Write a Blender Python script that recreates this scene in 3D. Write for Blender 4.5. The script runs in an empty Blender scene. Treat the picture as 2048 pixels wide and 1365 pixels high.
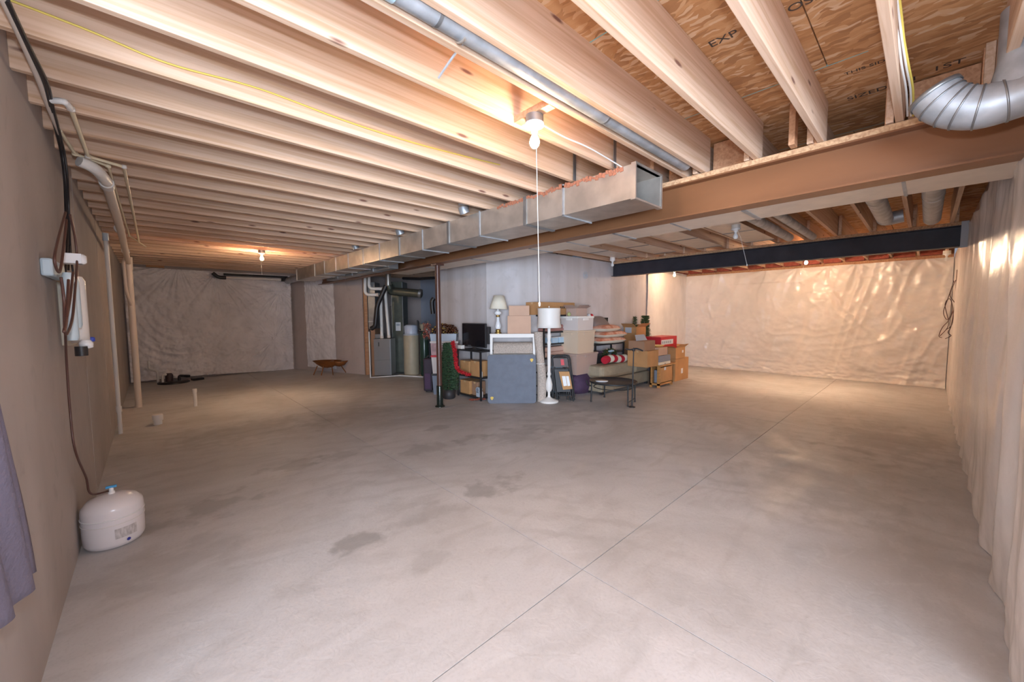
import bpy, bmesh, math, random
import numpy as np
from mathutils import Vector, Matrix, noise, Euler
random.seed(7)
C = bpy.context.scene.collection
PI = math.pi

# ------------------------------------------------------------------ camera, world, lights, exposure
EYE = 1.6
PITCH, YAW, ROLL, FPX = .0692, .8193, -.0059, 773.8
fw = Vector((math.cos(YAW) * math.cos(PITCH), math.sin(YAW) * math.cos(PITCH), -math.sin(PITCH)))
rt = Vector((math.sin(YAW), -math.cos(YAW), 0))
up = rt.cross(fw)
cr, sr = math.cos(ROLL), math.sin(ROLL)
rt2 = rt * cr + up * sr
up2 = up * cr - rt * sr
cam_d = bpy.data.cameras.new('camera'); cam = bpy.data.objects.new('camera', cam_d); C.objects.link(cam)
cam_d.sensor_width = 36; cam_d.lens = FPX / 2048 * 36; cam_d.clip_start = .02; cam_d.clip_end = 100
cam.matrix_world = Matrix(((rt2.x, up2.x, -fw.x, 0), (rt2.y, up2.y, -fw.y, 0), (rt2.z, up2.z, -fw.z, EYE), (0, 0, 0, 1)))
bpy.context.scene.camera = cam
vs = bpy.context.scene.view_settings
vs.view_transform = 'Standard'; vs.look = 'None'; vs.gamma = 1; vs.use_curve_mapping = False
vs.exposure = 1.28
wd = bpy.data.worlds.new('world'); bpy.context.scene.world = wd; wd.use_nodes = True
wd.node_tree.nodes['Background'].inputs[0].default_value = (.75, .82, 1, 1)
wd.node_tree.nodes['Background'].inputs[1].default_value = .15


def lamp(name, kind, loc, energy, color, size=None, rot=None, size_y=None):
    d = bpy.data.lights.new(name, kind); d.energy = energy; d.color = color
    if kind == 'AREA':
        d.shape = 'RECTANGLE'; d.size = size; d.size_y = size_y or size
    elif size:
        d.shadow_soft_size = size
    o = bpy.data.objects.new(name, d); C.objects.link(o); o.location = loc
    if rot: o.rotation_euler = rot
    return o


# added cool fill light, a large unseen panel behind the camera
FILL_AT = Vector((-3.9, -3.9, 1.5))
lamp('added_fill_light', 'AREA', FILL_AT, 600, (.68, .82, 1), 5.6, (math.radians(88), 0, -PI / 4), 2.2)
# the photographer's flash head, a little above eye height
lamp('flash_head', 'POINT', (0, 0, 1.86), 56, (.72, .84, 1), .045)
BULB = (1, .70, .45)
BULBS = []


# the camera ray through a pixel, met with a real plane
def ray(px, py):
    return (fw + rt2 * ((px - 1024) / FPX) + up2 * ((682.5 - py) / FPX))
def Pz(px, py, z=0.):
    d = ray(px, py); t = (z - EYE) / d.z; return Vector((d.x * t, d.y * t, z))
def Px(px, py, x):
    d = ray(px, py); t = x / d.x; return Vector((x, d.y * t, EYE + d.z * t))
def Py(px, py, y):
    d = ray(px, py); t = y / d.y; return Vector((d.x * t, y, EYE + d.z * t))
FH = Vector((math.cos(YAW), math.sin(YAW), 0))
def Pd(px, py, D):
    d = ray(px, py); t = D / d.dot(FH); return Vector((d.x * t, d.y * t, EYE + d.z * t))
def depth(v): return v.dot(FH)

# ------------------------------------------------------------------ materials
def mat(name, col, rough=.6, metal=0., bump=0., bscale=30., var=0., vscale=6., stretch=(1, 1, 1), coat=0., col2=None, spec=.5, emit=None, estr=0, trans=0, alpha=1, detail=5):
    m = bpy.data.materials.new(name); m.use_nodes = True; nt = m.node_tree; b = nt.nodes['Principled BSDF']
    b.inputs['Base Color'].default_value = (*col, 1); b.inputs['Roughness'].default_value = rough
    b.inputs['Metallic'].default_value = metal; b.inputs['Coat Weight'].default_value = coat
    b.inputs['Specular IOR Level'].default_value = spec; b.inputs['Transmission Weight'].default_value = trans
    b.inputs['Alpha'].default_value = alpha
    if emit: b.inputs['Emission Color'].default_value = (*emit, 1); b.inputs['Emission Strength'].default_value = estr
    if var or bump:
        tc = nt.nodes.new('ShaderNodeTexCoord'); mp = nt.nodes.new('ShaderNodeMapping'); mp.inputs['Scale'].default_value = stretch
        nt.links.new(tc.outputs['Object'], mp.inputs[0])
    if var:
        n = nt.nodes.new('ShaderNodeTexNoise'); n.inputs['Scale'].default_value = vscale; n.inputs['Detail'].default_value = detail
        nt.links.new(mp.outputs[0], n.inputs['Vector'])
        r = nt.nodes.new('ShaderNodeMix'); r.data_type = 'RGBA'
        c2 = col2 or tuple(c * (1 - var) for c in col)
        r.inputs[6].default_value = (*col, 1); r.inputs[7].default_value = (*c2, 1)
        rr = nt.nodes.new('ShaderNodeMapRange'); rr.inputs[1].default_value = .35; rr.inputs[2].default_value = .65
        nt.links.new(n.outputs[0], rr.inputs[0]); nt.links.new(rr.outputs[0], r.inputs[0])
        nt.links.new(r.outputs[2], b.inputs['Base Color'])
    if bump:
        n2 = nt.nodes.new('ShaderNodeTexNoise'); n2.inputs['Scale'].default_value = bscale; n2.inputs['Detail'].default_value = 6
        nt.links.new(mp.outputs[0], n2.inputs['Vector'])
        bp = nt.nodes.new('ShaderNodeBump'); bp.inputs['Strength'].default_value = bump; bp.inputs['Distance'].default_value = .02
        nt.links.new(n2.outputs[0], bp.inputs['Height']); nt.links.new(bp.outputs[0], b.inputs['Normal'])
    return m


def nodes(m):
    nt = m.node_tree; b = nt.nodes['Principled BSDF']
    def N(t, **k):
        n = nt.nodes.new(t)
        for a, v in k.items():
            if a.startswith('i_'): n.inputs[int(a[2:]) if a[2:].isdigit() else a[2:]].default_value = v
            else: setattr(n, a, v)
        return n
    return nt, b, N, nt.links.new


M = {}
# pine joists: grain along local X, knots
def wood_mat(name, a, b_, knot=True):
    m = mat(name, a, .75); nt, b, N, L = nodes(m)
    tc = N('ShaderNodeTexCoord'); oi = N('ShaderNodeObjectInfo')
    ad = N('ShaderNodeVectorMath', operation='ADD'); L(tc.outputs['Object'], ad.inputs[0])
    sc = N('ShaderNodeMath', operation='MULTIPLY', i_1=37.); L(oi.outputs['Random'], sc.inputs[0]); L(sc.outputs[0], ad.inputs[1])
    mp = N('ShaderNodeMapping'); mp.inputs['Scale'].default_value = (.35, 14, 14); L(ad.outputs[0], mp.inputs[0])
    n = N('ShaderNodeTexNoise'); n.inputs['Scale'].default_value = 3; n.inputs['Detail'].default_value = 7; n.inputs['Distortion'].default_value = .6
    L(mp.outputs[0], n.inputs['Vector'])
    mx = N('ShaderNodeMix', data_type='RGBA'); mx.inputs[6].default_value = (*a, 1); mx.inputs[7].default_value = (*b_, 1)
    mr = N('ShaderNodeMapRange'); mr.inputs[1].default_value = .38; mr.inputs[2].default_value = .68; L(n.outputs[0], mr.inputs[0]); L(mr.outputs[0], mx.inputs[0])
    out = mx.outputs[2]
    if knot:
        mp2 = N('ShaderNodeMapping'); mp2.inputs['Scale'].default_value = (2.2, 9., 9.); L(ad.outputs[0], mp2.inputs[0])
        v = N('ShaderNodeTexVoronoi'); v.inputs['Scale'].default_value = 1.; L(mp2.outputs[0], v.inputs['Vector'])
        kr = N('ShaderNodeMapRange'); kr.inputs[1].default_value = .06; kr.inputs[2].default_value = .13; kr.inputs[3].default_value = 1; kr.inputs[4].default_value = 0
        L(v.outputs['Distance'], kr.inputs[0])
        k2 = N('ShaderNodeMix', data_type='RGBA'); k2.inputs[7].default_value = (.22, .10, .07, 1); L(kr.outputs[0], k2.inputs[0]); L(out, k2.inputs[6]); out = k2.outputs[2]
    # per-board tone
    hs = N('ShaderNodeHueSaturation'); vr = N('ShaderNodeMapRange'); vr.inputs[3].default_value = .86; vr.inputs[4].default_value = 1.08
    L(oi.outputs['Random'], vr.inputs[0]); L(vr.outputs[0], hs.inputs['Value']); L(out, hs.inputs['Color']); L(hs.outputs[0], b.inputs['Base Color'])
    bp = N('ShaderNodeBump'); bp.inputs['Strength'].default_value = .15; bp.inputs['Distance'].default_value = .005; L(n.outputs[0], bp.inputs['Height']); L(bp.outputs[0], b.inputs['Normal'])
    return m
M['joist'] = wood_mat('pine_joist', (.73, .515, .375), (.58, .36, .22))
M['plank'] = wood_mat('wood_plate', (.66, .42, .24), (.42, .22, .11), False)
M['block'] = wood_mat('wood_block', (.66, .36, .2), (.5, .24, .12), False)

# oriented strand board
m = M['osb'] = mat('oriented_strand_board', (.7, .4, .2), .8); nt, b, N, L = nodes(m)
tc = N('ShaderNodeTexCoord'); mp = N('ShaderNodeMapping'); mp.inputs['Scale'].default_value = (48, 13, 4); mp.inputs['Rotation'].default_value = (0, 0, .25)
nz = N('ShaderNodeTexNoise'); nz.inputs['Scale'].default_value = 9.; L(tc.outputs['Object'], nz.inputs['Vector'])
mxv = N('ShaderNodeMix', data_type='RGBA'); mxv.inputs[0].default_value = .08; L(tc.outputs['Object'], mxv.inputs[6]); L(nz.outputs['Color'], mxv.inputs[7]); L(mxv.outputs[2], mp.inputs[0])
v = N('ShaderNodeTexVoronoi'); v.inputs['Scale'].default_value = 1.; L(mp.outputs[0], v.inputs['Vector'])
cr_ = N('ShaderNodeValToRGB'); e = cr_.color_ramp.elements
e[0].position = 0; e[0].color = (.40, .19, .08, 1); e[1].position = 1; e[1].color = (.72, .48, .30, 1)
x = e.new(.35); x.color = (.52, .25, .10, 1); x = e.new(.7); x.color = (.62, .33, .15, 1)
sx = N('ShaderNodeSeparateColor'); L(v.outputs['Color'], sx.inputs[0]); L(sx.outputs[0], cr_.inputs[0]); L(cr_.outputs[0], b.inputs['Base Color'])
bp = N('ShaderNodeBump'); bp.inputs['Strength'].default_value = .3; bp.inputs['Distance'].default_value = .004; L(sx.outputs[1], bp.inputs['Height']); L(bp.outputs[0], b.inputs['Normal'])

# trowelled concrete floor with stains
m = M['floor'] = mat('trowelled_concrete', (.5, .46, .44), .6); nt, b, N, L = nodes(m)
g = N('ShaderNodeNewGeometry')
def ns(scale, detail=6, dist=0., stretch=(1, 1, 1), rot=0., src=None):
    p = N('ShaderNodeMapping'); p.inputs['Scale'].default_value = stretch; p.inputs['Rotation'].default_value = (0, 0, rot)
    L(src or g.outputs['Position'], p.inputs[0]); n_ = N('ShaderNodeTexNoise'); n_.inputs['Scale'].default_value = scale; n_.inputs['Detail'].default_value = detail; n_.inputs['Distortion'].default_value = dist
    L(p.outputs[0], n_.inputs['Vector']); return n_.outputs[0]
def mr(src, a, b2, c=0., d=1., clamp=True):
    r = N('ShaderNodeMapRange'); r.inputs[1].default_value = a; r.inputs[2].default_value = b2; r.inputs[3].default_value = c; r.inputs[4].default_value = d; L(src, r.inputs[0]); return r.outputs[0]
def mixc(f, a, b2):
    x_ = N('ShaderNodeMix', data_type='RGBA')
    if isinstance(f, float): x_.inputs[0].default_value = f
    else: L(f, x_.inputs[0])
    for i, q in ((6, a), (7, b2)):
        if isinstance(q, tuple): x_.inputs[i].default_value = (*q, 1)
        else: L(q, x_.inputs[i])
    return x_.outputs[2]
def mm(op, a, b2):
    q = N('ShaderNodeMath', operation=op)
    for i, s in ((0, a), (1, b2)):
        if isinstance(s, (int, float)): q.inputs[i].default_value = s
        else: L(s, q.inputs[i])
    return q.outputs[0]
c1 = mixc(mr(ns(.55, 6, 1.2), .38, .66), (.60, .57, .57), (.46, .43, .42))
c1 = mixc(mr(ns(1.6, 8, 2.0, (1, 2.2, 1), .9), .50, .70, 0, .4), c1, (.40, .37, .35))
c1 = mixc(mr(ns(7, 8, 1.5, (1, 1.6, 1), .6), .52, .72, 0, .3), c1, (.62, .59, .57))
c1 = mixc(mr(ns(60, 4), .5, .8, 0, .25), c1, (.30, .28, .27))
# trowel sweeps: thin arcs
wv = N('ShaderNodeTexWave', wave_type='RINGS', rings_direction='Z'); wv.inputs['Scale'].default_value = 1.1; wv.inputs['Distortion'].default_value = 9; wv.inputs['Detail'].default_value = 5; wv.inputs['Detail Scale'].default_value = 1.2
L(g.outputs['Position'], wv.inputs['Vector'])
c1 = mixc(mm('MULTIPLY', mr(wv.outputs[0], .55, 1, 0, .30), mr(ns(.9, 3), .4, .65)), c1, (.35, .32, .305))
# named dark stains at fixed places (x, y, rx, ry, strength)
def stain(c, x, y, rx, ry, s, colr, rot=0.):
    p = N('ShaderNodeMapping', vector_type='POINT'); p.inputs['Location'].default_value = (-x, -y, 0)
    L(g.outputs['Position'], p.inputs[0])
    p2 = N('ShaderNodeMapping'); p2.inputs['Rotation'].default_value = (0, 0, rot); p2.inputs['Scale'].default_value = (1 / rx, 1 / ry, 0); L(p.outputs[0], p2.inputs[0])
    ln = N('ShaderNodeVectorMath', operation='LENGTH'); L(p2.outputs[0], ln.inputs[0])
    e_ = mm('ADD', ln.outputs[1 if len(ln.outputs) > 1 else 0], mr(ns(5, 7), .3, .7, -.9, .9))
    return mixc(mr(e_, .55, 1.15, s, 0), c, colr)
STAINS = [(720, 1080, .20, .55), (985, 972, .24, .5), (940, 878, .22, .45), (885, 857, .20, .4), (850, 900, .30, .35), (430, 1015, .34, .45), (585, 932, .3, .4), (680, 912, .26, .35),
          (840, 1130, .14, .25), (1040, 868, .4, .25), (855, 1030, .3, .2), (1640, 950, 1.0, .22), (1770, 880, .9, .3), (500, 860, .9, .22), (700, 830, .8, .2), (1120, 840, .7, .25), (1190, 1300, .5, .12), (330, 1130, .4, .2)]
for (sx_, sy_, r_, s_) in STAINS:
    q = Pz(sx_, sy_); c1 = stain(c1, q.x, q.y, r_, r_ * .6, s_, (.25, .235, .225), -.6)
hs = N('ShaderNodeHueSaturation'); hs.inputs['Saturation'].default_value = .75; L(c1, hs.inputs['Color']); L(hs.outputs[0], b.inputs['Base Color'])
L(mr(ns(3, 5), .3, .7, .42, .66), b.inputs['Roughness'])
bp = N('ShaderNodeBump'); bp.inputs['Strength'].default_value = .25; bp.inputs['Distance'].default_value = .006; L(ns(14, 8, 1.), bp.inputs['Height']); L(bp.outputs[0], b.inputs['Normal'])

# poured concrete walls: vertical form streaks, blotches
def conc_wall(name, a, b_, sx=3., streak=.5, sz=.12):
    m = mat(name, a, .85); nt, b, N, L = nodes(m)
    globals().update(nt=nt, b=b, N=N, L=L, g=N('ShaderNodeNewGeometry'))
    c = mixc(mr(ns(sx, 4, .3, (1, 1, sz)), .35, .65, 0, streak), a, b_)
    c = mixc(mr(ns(.9, 7, 1.), .45, .75, 0, .5), c, tuple(x_ * .8 for x_ in b_))
    c = mixc(mr(ns(5, 7, 1.), .58, .75, 0, .3), c, tuple(x_ * .7 for x_ in b_))
    L(c, b.inputs['Base Color'])
    bp = N('ShaderNodeBump'); bp.inputs['Strength'].default_value = .2; bp.inputs['Distance'].default_value = .01; L(ns(10, 7), bp.inputs['Height']); L(bp.outputs[0], b.inputs['Normal'])
    return m
M['wall_l'] = conc_wall('poured_concrete_tan', (.45, .40, .375), (.37, .32, .295), 1.6, .5)
M['wall_w'] = conc_wall('pale_concrete_streaked', (.60, .56, .57), (.46, .41, .39), 3.2, .8, .04)
M['wall_p'] = conc_wall('pinkish_concrete', (.55, .46, .43), (.46, .38, .35), 1.2, .5)
M['plastic'] = mat('translucent_poly_sheet', (.92, .87, .88), .27, bump=.35, bscale=9, spec=.6, var=.12, vscale=3)
M['plastic_w'] = mat('poly_sheet_over_white_batts', (.80, .74, .70), .24, bump=.25, bscale=7, spec=.6, var=.08, vscale=2)
M['plastic_b'] = mat('blue_white_poly', (.55, .6, .72), .35, bump=.3, bscale=8)
M['beam'] = mat('brown_primed_steel', (.27, .115, .05), .4, .2, bump=.05, bscale=20, var=.25, vscale=2, stretch=(1, .3, 1))
M['beamd'] = mat('charcoal_primed_steel', (.045, .042, .055), .5, .2, var=.3, vscale=3)
M['post'] = mat('brown_red_steel', (.09, .04, .03), .3, .1)
M['postb'] = mat('black_gloss_steel', (.02, .025, .02), .2, .3)
M['galv'] = mat('galvanised_steel', (.60, .54, .48), .36, .7, bump=.06, bscale=12, var=.25, vscale=5)
M['galvr'] = mat('galvanised_pipe', (.50, .52, .55), .48, .5, bump=.05, bscale=25, var=.3, vscale=9)
M['galvt'] = mat('tan_coated_duct', (.78, .68, .58), .45, .2, bump=.04, bscale=8, var=.1)
M['galvd'] = mat('dull_zinc', (.34, .35, .36), .4, .8, var=.2, vscale=6)
M['seal'] = mat('red_brown_duct_sealant', (.42, .16, .09), .7, bump=.6, bscale=60)
M['pvc'] = mat('white_pvc', (.80, .77, .74), .35, spec=.5)
M['pvcb'] = mat('beige_pvc', (.72, .62, .54), .4)
M['cpvc'] = mat('cream_cpvc', (.80, .70, .50), .4)
M['cable'] = mat('black_cable', (.02, .018, .02), .4)
M['tube'] = mat('dark_brown_tubing', (.10, .045, .035), .35)
M['yel'] = mat('yellow_cable', (.75, .58, .12), .5)
M['whitec'] = mat('white_cable', (.78, .76, .74), .5)
M['ceram'] = mat('white_porcelain', (.85, .85, .86), .25)
M['bulb'] = mat('lit_bulb', (1, .9, .7), .3, emit=(1, .72, .38), estr=40)
M['bulboff'] = mat('frosted_bulb', (.8, .8, .8), .3)
M['grayplate'] = mat('gray_plate', (.42, .45, .5), .5)
M['teal'] = mat('teal_edge_seal', (.25, .5, .5), .7)
M['ink'] = mat('black_stamp_ink', (.07, .05, .04), .8)
M['insul'] = mat('pink_fibre_batt', (.40, .10, .07), .9, bump=.8, bscale=30, var=.3, vscale=9)
M['cloth'] = mat('slate_violet_fabric', (.16, .14, .19), .9, bump=.3, bscale=60)


# ------------------------------------------------------------------ mesh helpers
class MB:
    def __init__(s): s.v = []; s.f = []; s.sm = []
    def add(s, vs_, fs, smooth=False):
        o = len(s.v); s.v += [Vector(p) for p in vs_]; s.f += [tuple(i + o for i in f) for f in fs]; s.sm += [smooth] * len(fs); return s
    def box(s, c, d, rz=0., rx=0., ry=0., taper=1.):
        R = Euler((rx, ry, rz)).to_matrix(); c = Vector(c); vs_ = []
        for z in (-1, 1):
            t = taper if z > 0 else 1
            for x_, y in ((-1, -1), (1, -1), (1, 1), (-1, 1)): vs_.append(c + R @ Vector((x_ * d[0] / 2 * t, y * d[1] / 2 * t, z * d[2] / 2)))
        return s.add(vs_, [(3, 2, 1, 0), (4, 5, 6, 7), (0, 1, 5, 4), (1, 2, 6, 5), (2, 3, 7, 6), (3, 0, 4, 7)])
    def b2(s, a, b_):
        return s.box([(a[i] + b_[i]) / 2 for i in range(3)], [abs(b_[i] - a[i]) for i in range(3)])
    def tube(s, pts, r, n=12, cap=True, closed=False):
        pts = [Vector(p) for p in pts]; rs = r if isinstance(r, (list, tuple)) else [r] * len(pts)
        rings = []; u = None
        for i, p in enumerate(pts):
            if closed: t = pts[(i + 1) % len(pts)] - pts[i - 1]
            else: t = (pts[min(i + 1, len(pts) - 1)] - pts[max(i - 1, 0)])
            t.normalize()
            if u is None: u = t.orthogonal().normalized()
            else:
                u = u - t * u.dot(t)
                u = u.normalized() if u.length > 1e-6 else t.orthogonal().normalized()
            w = t.cross(u)
            rings.append([p + (u * math.cos(2 * PI * k / n) + w * math.sin(2 * PI * k / n)) * rs[i] for k in range(n)])
        vs_ = [q for rg in rings for q in rg]; fs = []
        m_ = len(pts)
        for i in range(m_ if closed else m_ - 1):
            j = (i + 1) % m_
            for k in range(n): fs.append((i * n + k, i * n + (k + 1) % n, j * n + (k + 1) % n, j * n + k))
        s.add(vs_, fs, True)
        if cap and not closed: s.add(rings[0], [tuple(range(n))[::-1]]); s.add(rings[-1], [tuple(range(n))])
        return s
    def lathe(s, prof, c=(0, 0, 0), n=24, sx=1., sy=1., smooth=True):
        c = Vector(c); vs_ = []; fs = []
        for r, z in prof:
            for k in range(n): vs_.append(c + Vector((math.cos(2 * PI * k / n) * r * sx, math.sin(2 * PI * k / n) * r * sy, z)))
        for i in range(len(prof) - 1):
            for k in range(n): fs.append((i * n + k, i * n + (k + 1) % n, (i + 1) * n + (k + 1) % n, (i + 1) * n + k))
        s.add(vs_, fs, smooth)
        if prof[0][0] > 1e-4: s.add([vs_[k] for k in range(n)], [tuple(range(n))[::-1]])
        if prof[-1][0] > 1e-4: s.add([vs_[(len(prof) - 1) * n + k] for k in range(n)], [tuple(range(n))])
        return s
    def grid(s, fn, nu, nv, smooth=True):
        vs_ = [fn(i / nu, j / nv) for j in range(nv + 1) for i in range(nu + 1)]
        fs = [(j * (nu + 1) + i, j * (nu + 1) + i + 1, (j + 1) * (nu + 1) + i + 1, (j + 1) * (nu + 1) + i) for j in range(nv) for i in range(nu)]
        return s.add(vs_, fs, smooth)
    def build(s, name, m, parent=None, world=False, bevel=0., loc=None, solid=0., sub=0):
        me = bpy.data.meshes.new(name); vs_ = s.v
        if world and parent is not None:
            mi = WM(parent).inverted(); vs_ = [mi @ p for p in vs_]
        if loc is not None and parent is None: vs_ = [p - Vector(loc) for p in vs_]
        me.from_pydata([tuple(p) for p in vs_], [], s.f); me.polygons.foreach_set('use_smooth', s.sm); me.update()
        me.materials.append(M[m] if isinstance(m, str) else m)
        o = bpy.data.objects.new(name, me); C.objects.link(o)
        if parent is not None: o.parent = parent
        if loc is not None and parent is None: o.location = loc
        if solid: md = o.modifiers.new('solid', 'SOLIDIFY'); md.thickness = solid
        if bevel: md = o.modifiers.new('bevel', 'BEVEL'); md.width = bevel; md.segments = 2; md.limit_method = 'ANGLE'
        if sub: md = o.modifiers.new('sub', 'SUBSURF'); md.levels = md.render_levels = sub
        return o
def WM(o):
    m_ = Matrix.Translation(o.location) @ o.rotation_euler.to_matrix().to_4x4()
    return (WM(o.parent) @ m_) if o.parent else m_
def tag(o, label, cat, group=None, kind=None):
    o['label'] = label; o['category'] = cat
    if group: o['group'] = group
    if kind: o['kind'] = kind
    return o
def thing(name, label, cat, loc=(0, 0, 0), rz=0., group=None):
    o = bpy.data.objects.new(name, None); o.empty_display_size = .1; C.objects.link(o); o.location = loc; o.rotation_euler = (0, 0, rz)
    return tag(o, label, cat, group)
def struct(o): o['kind'] = 'structure'; return o
def path(pts, n=10):
    """smooth path through points (Catmull-Rom)"""
    pts = [Vector(p) for p in pts]; P_ = [pts[0]] + pts + [pts[-1]]; out = []
    for i in range(1, len(P_) - 2):
        for k in range(n):
            t = k / n; a, b_, c, d = P_[i - 1:i + 3]
            out.append(.5 * ((2 * b_) + (c - a) * t + (2 * a - 5 * b_ + 4 * c - d) * t * t + (3 * b_ - a - 3 * c + d) * t ** 3))
    return out + [pts[-1]]
def bend(pts, r=.05, n=5):
    """polyline with rounded corners"""
    pts = [Vector(p) for p in pts]; out = [pts[0]]
    for i in range(1, len(pts) - 1):
        a = (pts[i - 1] - pts[i]); c = (pts[i + 1] - pts[i]); ra = min(r, a.length * .45, c.length * .45)
        a = pts[i] + a.normalized() * ra; c = pts[i] + c.normalized() * ra
        for k in range(n + 1):
            t = k / n; out.append(a * (1 - t) ** 2 + pts[i] * 2 * t * (1 - t) + c * t * t)
    return out + [pts[-1]]
def copy_tree(o, parent=None):
    c = o.copy(); C.objects.link(c); c.parent = parent
    for ch in o.children: copy_tree(ch, c)
    return c

# ------------------------------------------------------------------ THE SETTING
XL, XR, YN, YF = -.43, 12.15, -.33, 12.95
ZJ, ZT, ZO = 2.80, 3.09, 3.10
# floor: slabs between saw-cut joints
fl = struct(MB().b2((-7, -7, -.2), (XR + .3, YF + .3, -.006)).build('floor', mat('joint_base_dark', (.16, .13, .12), .9)))  # darker base under the slabs, seen only through the joints
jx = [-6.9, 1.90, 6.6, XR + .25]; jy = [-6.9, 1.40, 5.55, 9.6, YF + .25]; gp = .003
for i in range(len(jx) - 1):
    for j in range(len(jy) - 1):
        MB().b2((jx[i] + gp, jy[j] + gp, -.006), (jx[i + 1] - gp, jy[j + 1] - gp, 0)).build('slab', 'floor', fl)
# ceiling: subfloor panels, joists, blocking
ce = struct(MB().b2((-7, -7, ZO + .025), (XR + .3, YF + .3, ZO + .12)).build('ceiling', 'osb'))
px_ = [-.62 + 2.48 - 1.24 * 2 + 1.24 * k for k in range(12)]
for i in range(len(px_)):
    off = 0 if i % 2 else 1.2
    y = -3.2 - off
    while y < YF:
        a, b_ = max(y, -2.), min(y + 2.44, YF); x0, x1 = max(px_[i], XL), min(px_[i] + 1.237, XR)
        if b_ > a and x1 > x0:
            MB().b2((x0 + .001, a + .0015, ZO), (x1 - .001, b_ - .0015, ZO + .022)).build('osb_panel', 'osb', ce)
        y += 2.443
for x_ in (px_[2], px_[3], px_[2] + 2.48):
    MB().b2((x_ - .004, .3, ZO - .0008), (x_ + .003, 2.2, ZO + .01)).build('edge_seal', 'teal', ce)
jmesh = None
def joist(x0, x1, y):
    return MB().b2((0, 0, ZJ), (x1 - x0, .038, ZT + .01))
JY = [3.875 - .4085 * k for k in range(6)] + [1.50, 1.345, .955, .555, .16, -.235, -.64, -1.05, -1.46] + [3.875 + .4085 * k for k in range(1, 23)]
JY = sorted(y for y in JY if -1.9 < y < YF - .1)
JF = [-.235 + .4 * k for k in range(40)]; JF = [y for y in JF if y < YF - .1]
A_ = joist(XL, 3.62, 0).build('joist', 'joist', ce, bevel=.003); A_.location = (XL, JY[0], 0)
B_ = joist(3.50, 8.06, 0).build('joist', 'joist', ce, bevel=.003); B_.location = (3.50, JY[0] + .04, 0)
D_ = joist(7.9, XR, 0).build('joist', 'joist', ce, bevel=.003); D_.location = (7.9, JY[0], 0)
B_.location.y = JF[0] + .04; D_.location.y = JF[0]
for S_, x0, dy, y in [(A_, XL, 0, y) for y in JY[1:]] + [(B_, 3.50, .04, y) for y in JF[1:]] + [(D_, 7.9, 0, y) for y in JF[1:] if y < 5.2]:
    if 1:
        o = S_.copy(); C.objects.link(o); o.parent = ce; o.location = (x0, y + dy + random.uniform(-.006, .006), random.uniform(-.002, .003))
# end blocks and squash blocks on the beam plate, blocking over beam and far rim
bl = MB().b2((0, 0, ZJ), (.038, .3, ZT)).build('blocking', 'block', ce, bevel=.002); bl.location = (3.72, JF[0] + .08, 0)
for k, y in enumerate(JF[3:]):
    o = bl.copy(); C.objects.link(o); o.parent = ce; o.location = (3.72, y + .09, 0)
sq = MB().b2((0, 0, ZJ), (.09, .038, ZT)).build('squash_block', 'block', ce, bevel=.002); sq.location = (3.42, .70, 0)
for y in (1.0, .60, .205, -.19, -.235 + .8):
    o = sq.copy(); C.objects.link(o); o.parent = ce; o.location = (3.53, y, 0)
ib = MB().b2((0, 0, ZJ - .02), (.2, .33, ZT)).build('insulation_batt', 'insul', ce); ib.location = (XR - .25, JF[0] + .06, 0)
for y in JF[1:]:
    if y < 5.2: o = ib.copy(); C.objects.link(o); o.parent = ce; o.location = (XR - .25, y + .06, 0)
ib2 = MB().b2((0, 0, ZJ - .01), (.33, .03, ZT)).build('rim_board', 'block', ce)
ib2.location = (0, YF - .05, 0)
# printed stamps on the subfloor
def stamp(txt, x_, y, size, rz, parent=ce):
    cu = bpy.data.curves.new('stamp', 'FONT'); cu.body = txt; cu.size = size; cu.extrude = .0005; cu.align_x = 'CENTER'
    t = bpy.data.objects.new('tmp', cu); C.objects.link(t); bpy.context.view_layer.update()
    me = bpy.data.meshes.new_from_object(t.evaluated_get(bpy.context.evaluated_depsgraph_get())); bpy.data.objects.remove(t)
    o = bpy.data.objects.new('printed_stamp', me); C.objects.link(o); me.materials.clear(); me.materials.append(M['ink'])
    o.rotation_euler = (PI, 0, rz); o.location = (x_, y, ZO - .001); o.parent = parent
    return o
stamp('EXP 1', 2.40, .80, .085, -PI / 2); stamp('OSB', 2.42, .47, .08, -PI / 2)
stamp('1ST', 3.66, -.02, .09, -PI / 2); stamp('SIZED 051', 3.70, .28, .08, -PI / 2); stamp('THIS SIDE', 3.3, .32, .05, -PI / 2)

# walls
tmp_block = MB().b2((-.03, -.145, 0), (.03, .145, .04)).build('fixture_block', 'block', ce); _q = Pz(1069, 232, 2.80); tmp_block.location = (_q.x, 1.684, 2.802)
wl = struct(MB().b2((XL - .2, 1.95, 0), (XL, YF + .2, ZT + .2)).build('wall_left', 'wall_l'))
for y in (5.06, 7.0, 8.95):
    MB().b2((XL - .001, y, 0), (XL + .002, y + .012, ZJ)).build('form_seam', 'wall_l', wl)
wf = struct(MB().b2((XL - .2, YF, 0), (3.4, YF + .2, ZT + .2)).build('wall_far', 'wall_p'))
wr = struct(MB().b2((2.4, YN - .2, 0), (XR + .2, YN - .09, ZT + .2)).build('wall_right', 'wall_p'))
wb = struct(MB().b2((XR, YN - .2, 0), (XR + .2, 5.4, 2.72)).build('wall_back', 'wall_w'))
MB().b2((XR - .01, YN, 2.70), (XR + .2, 5.3, ZT + .2)).build('rim_joist', 'block', wb)
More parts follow.
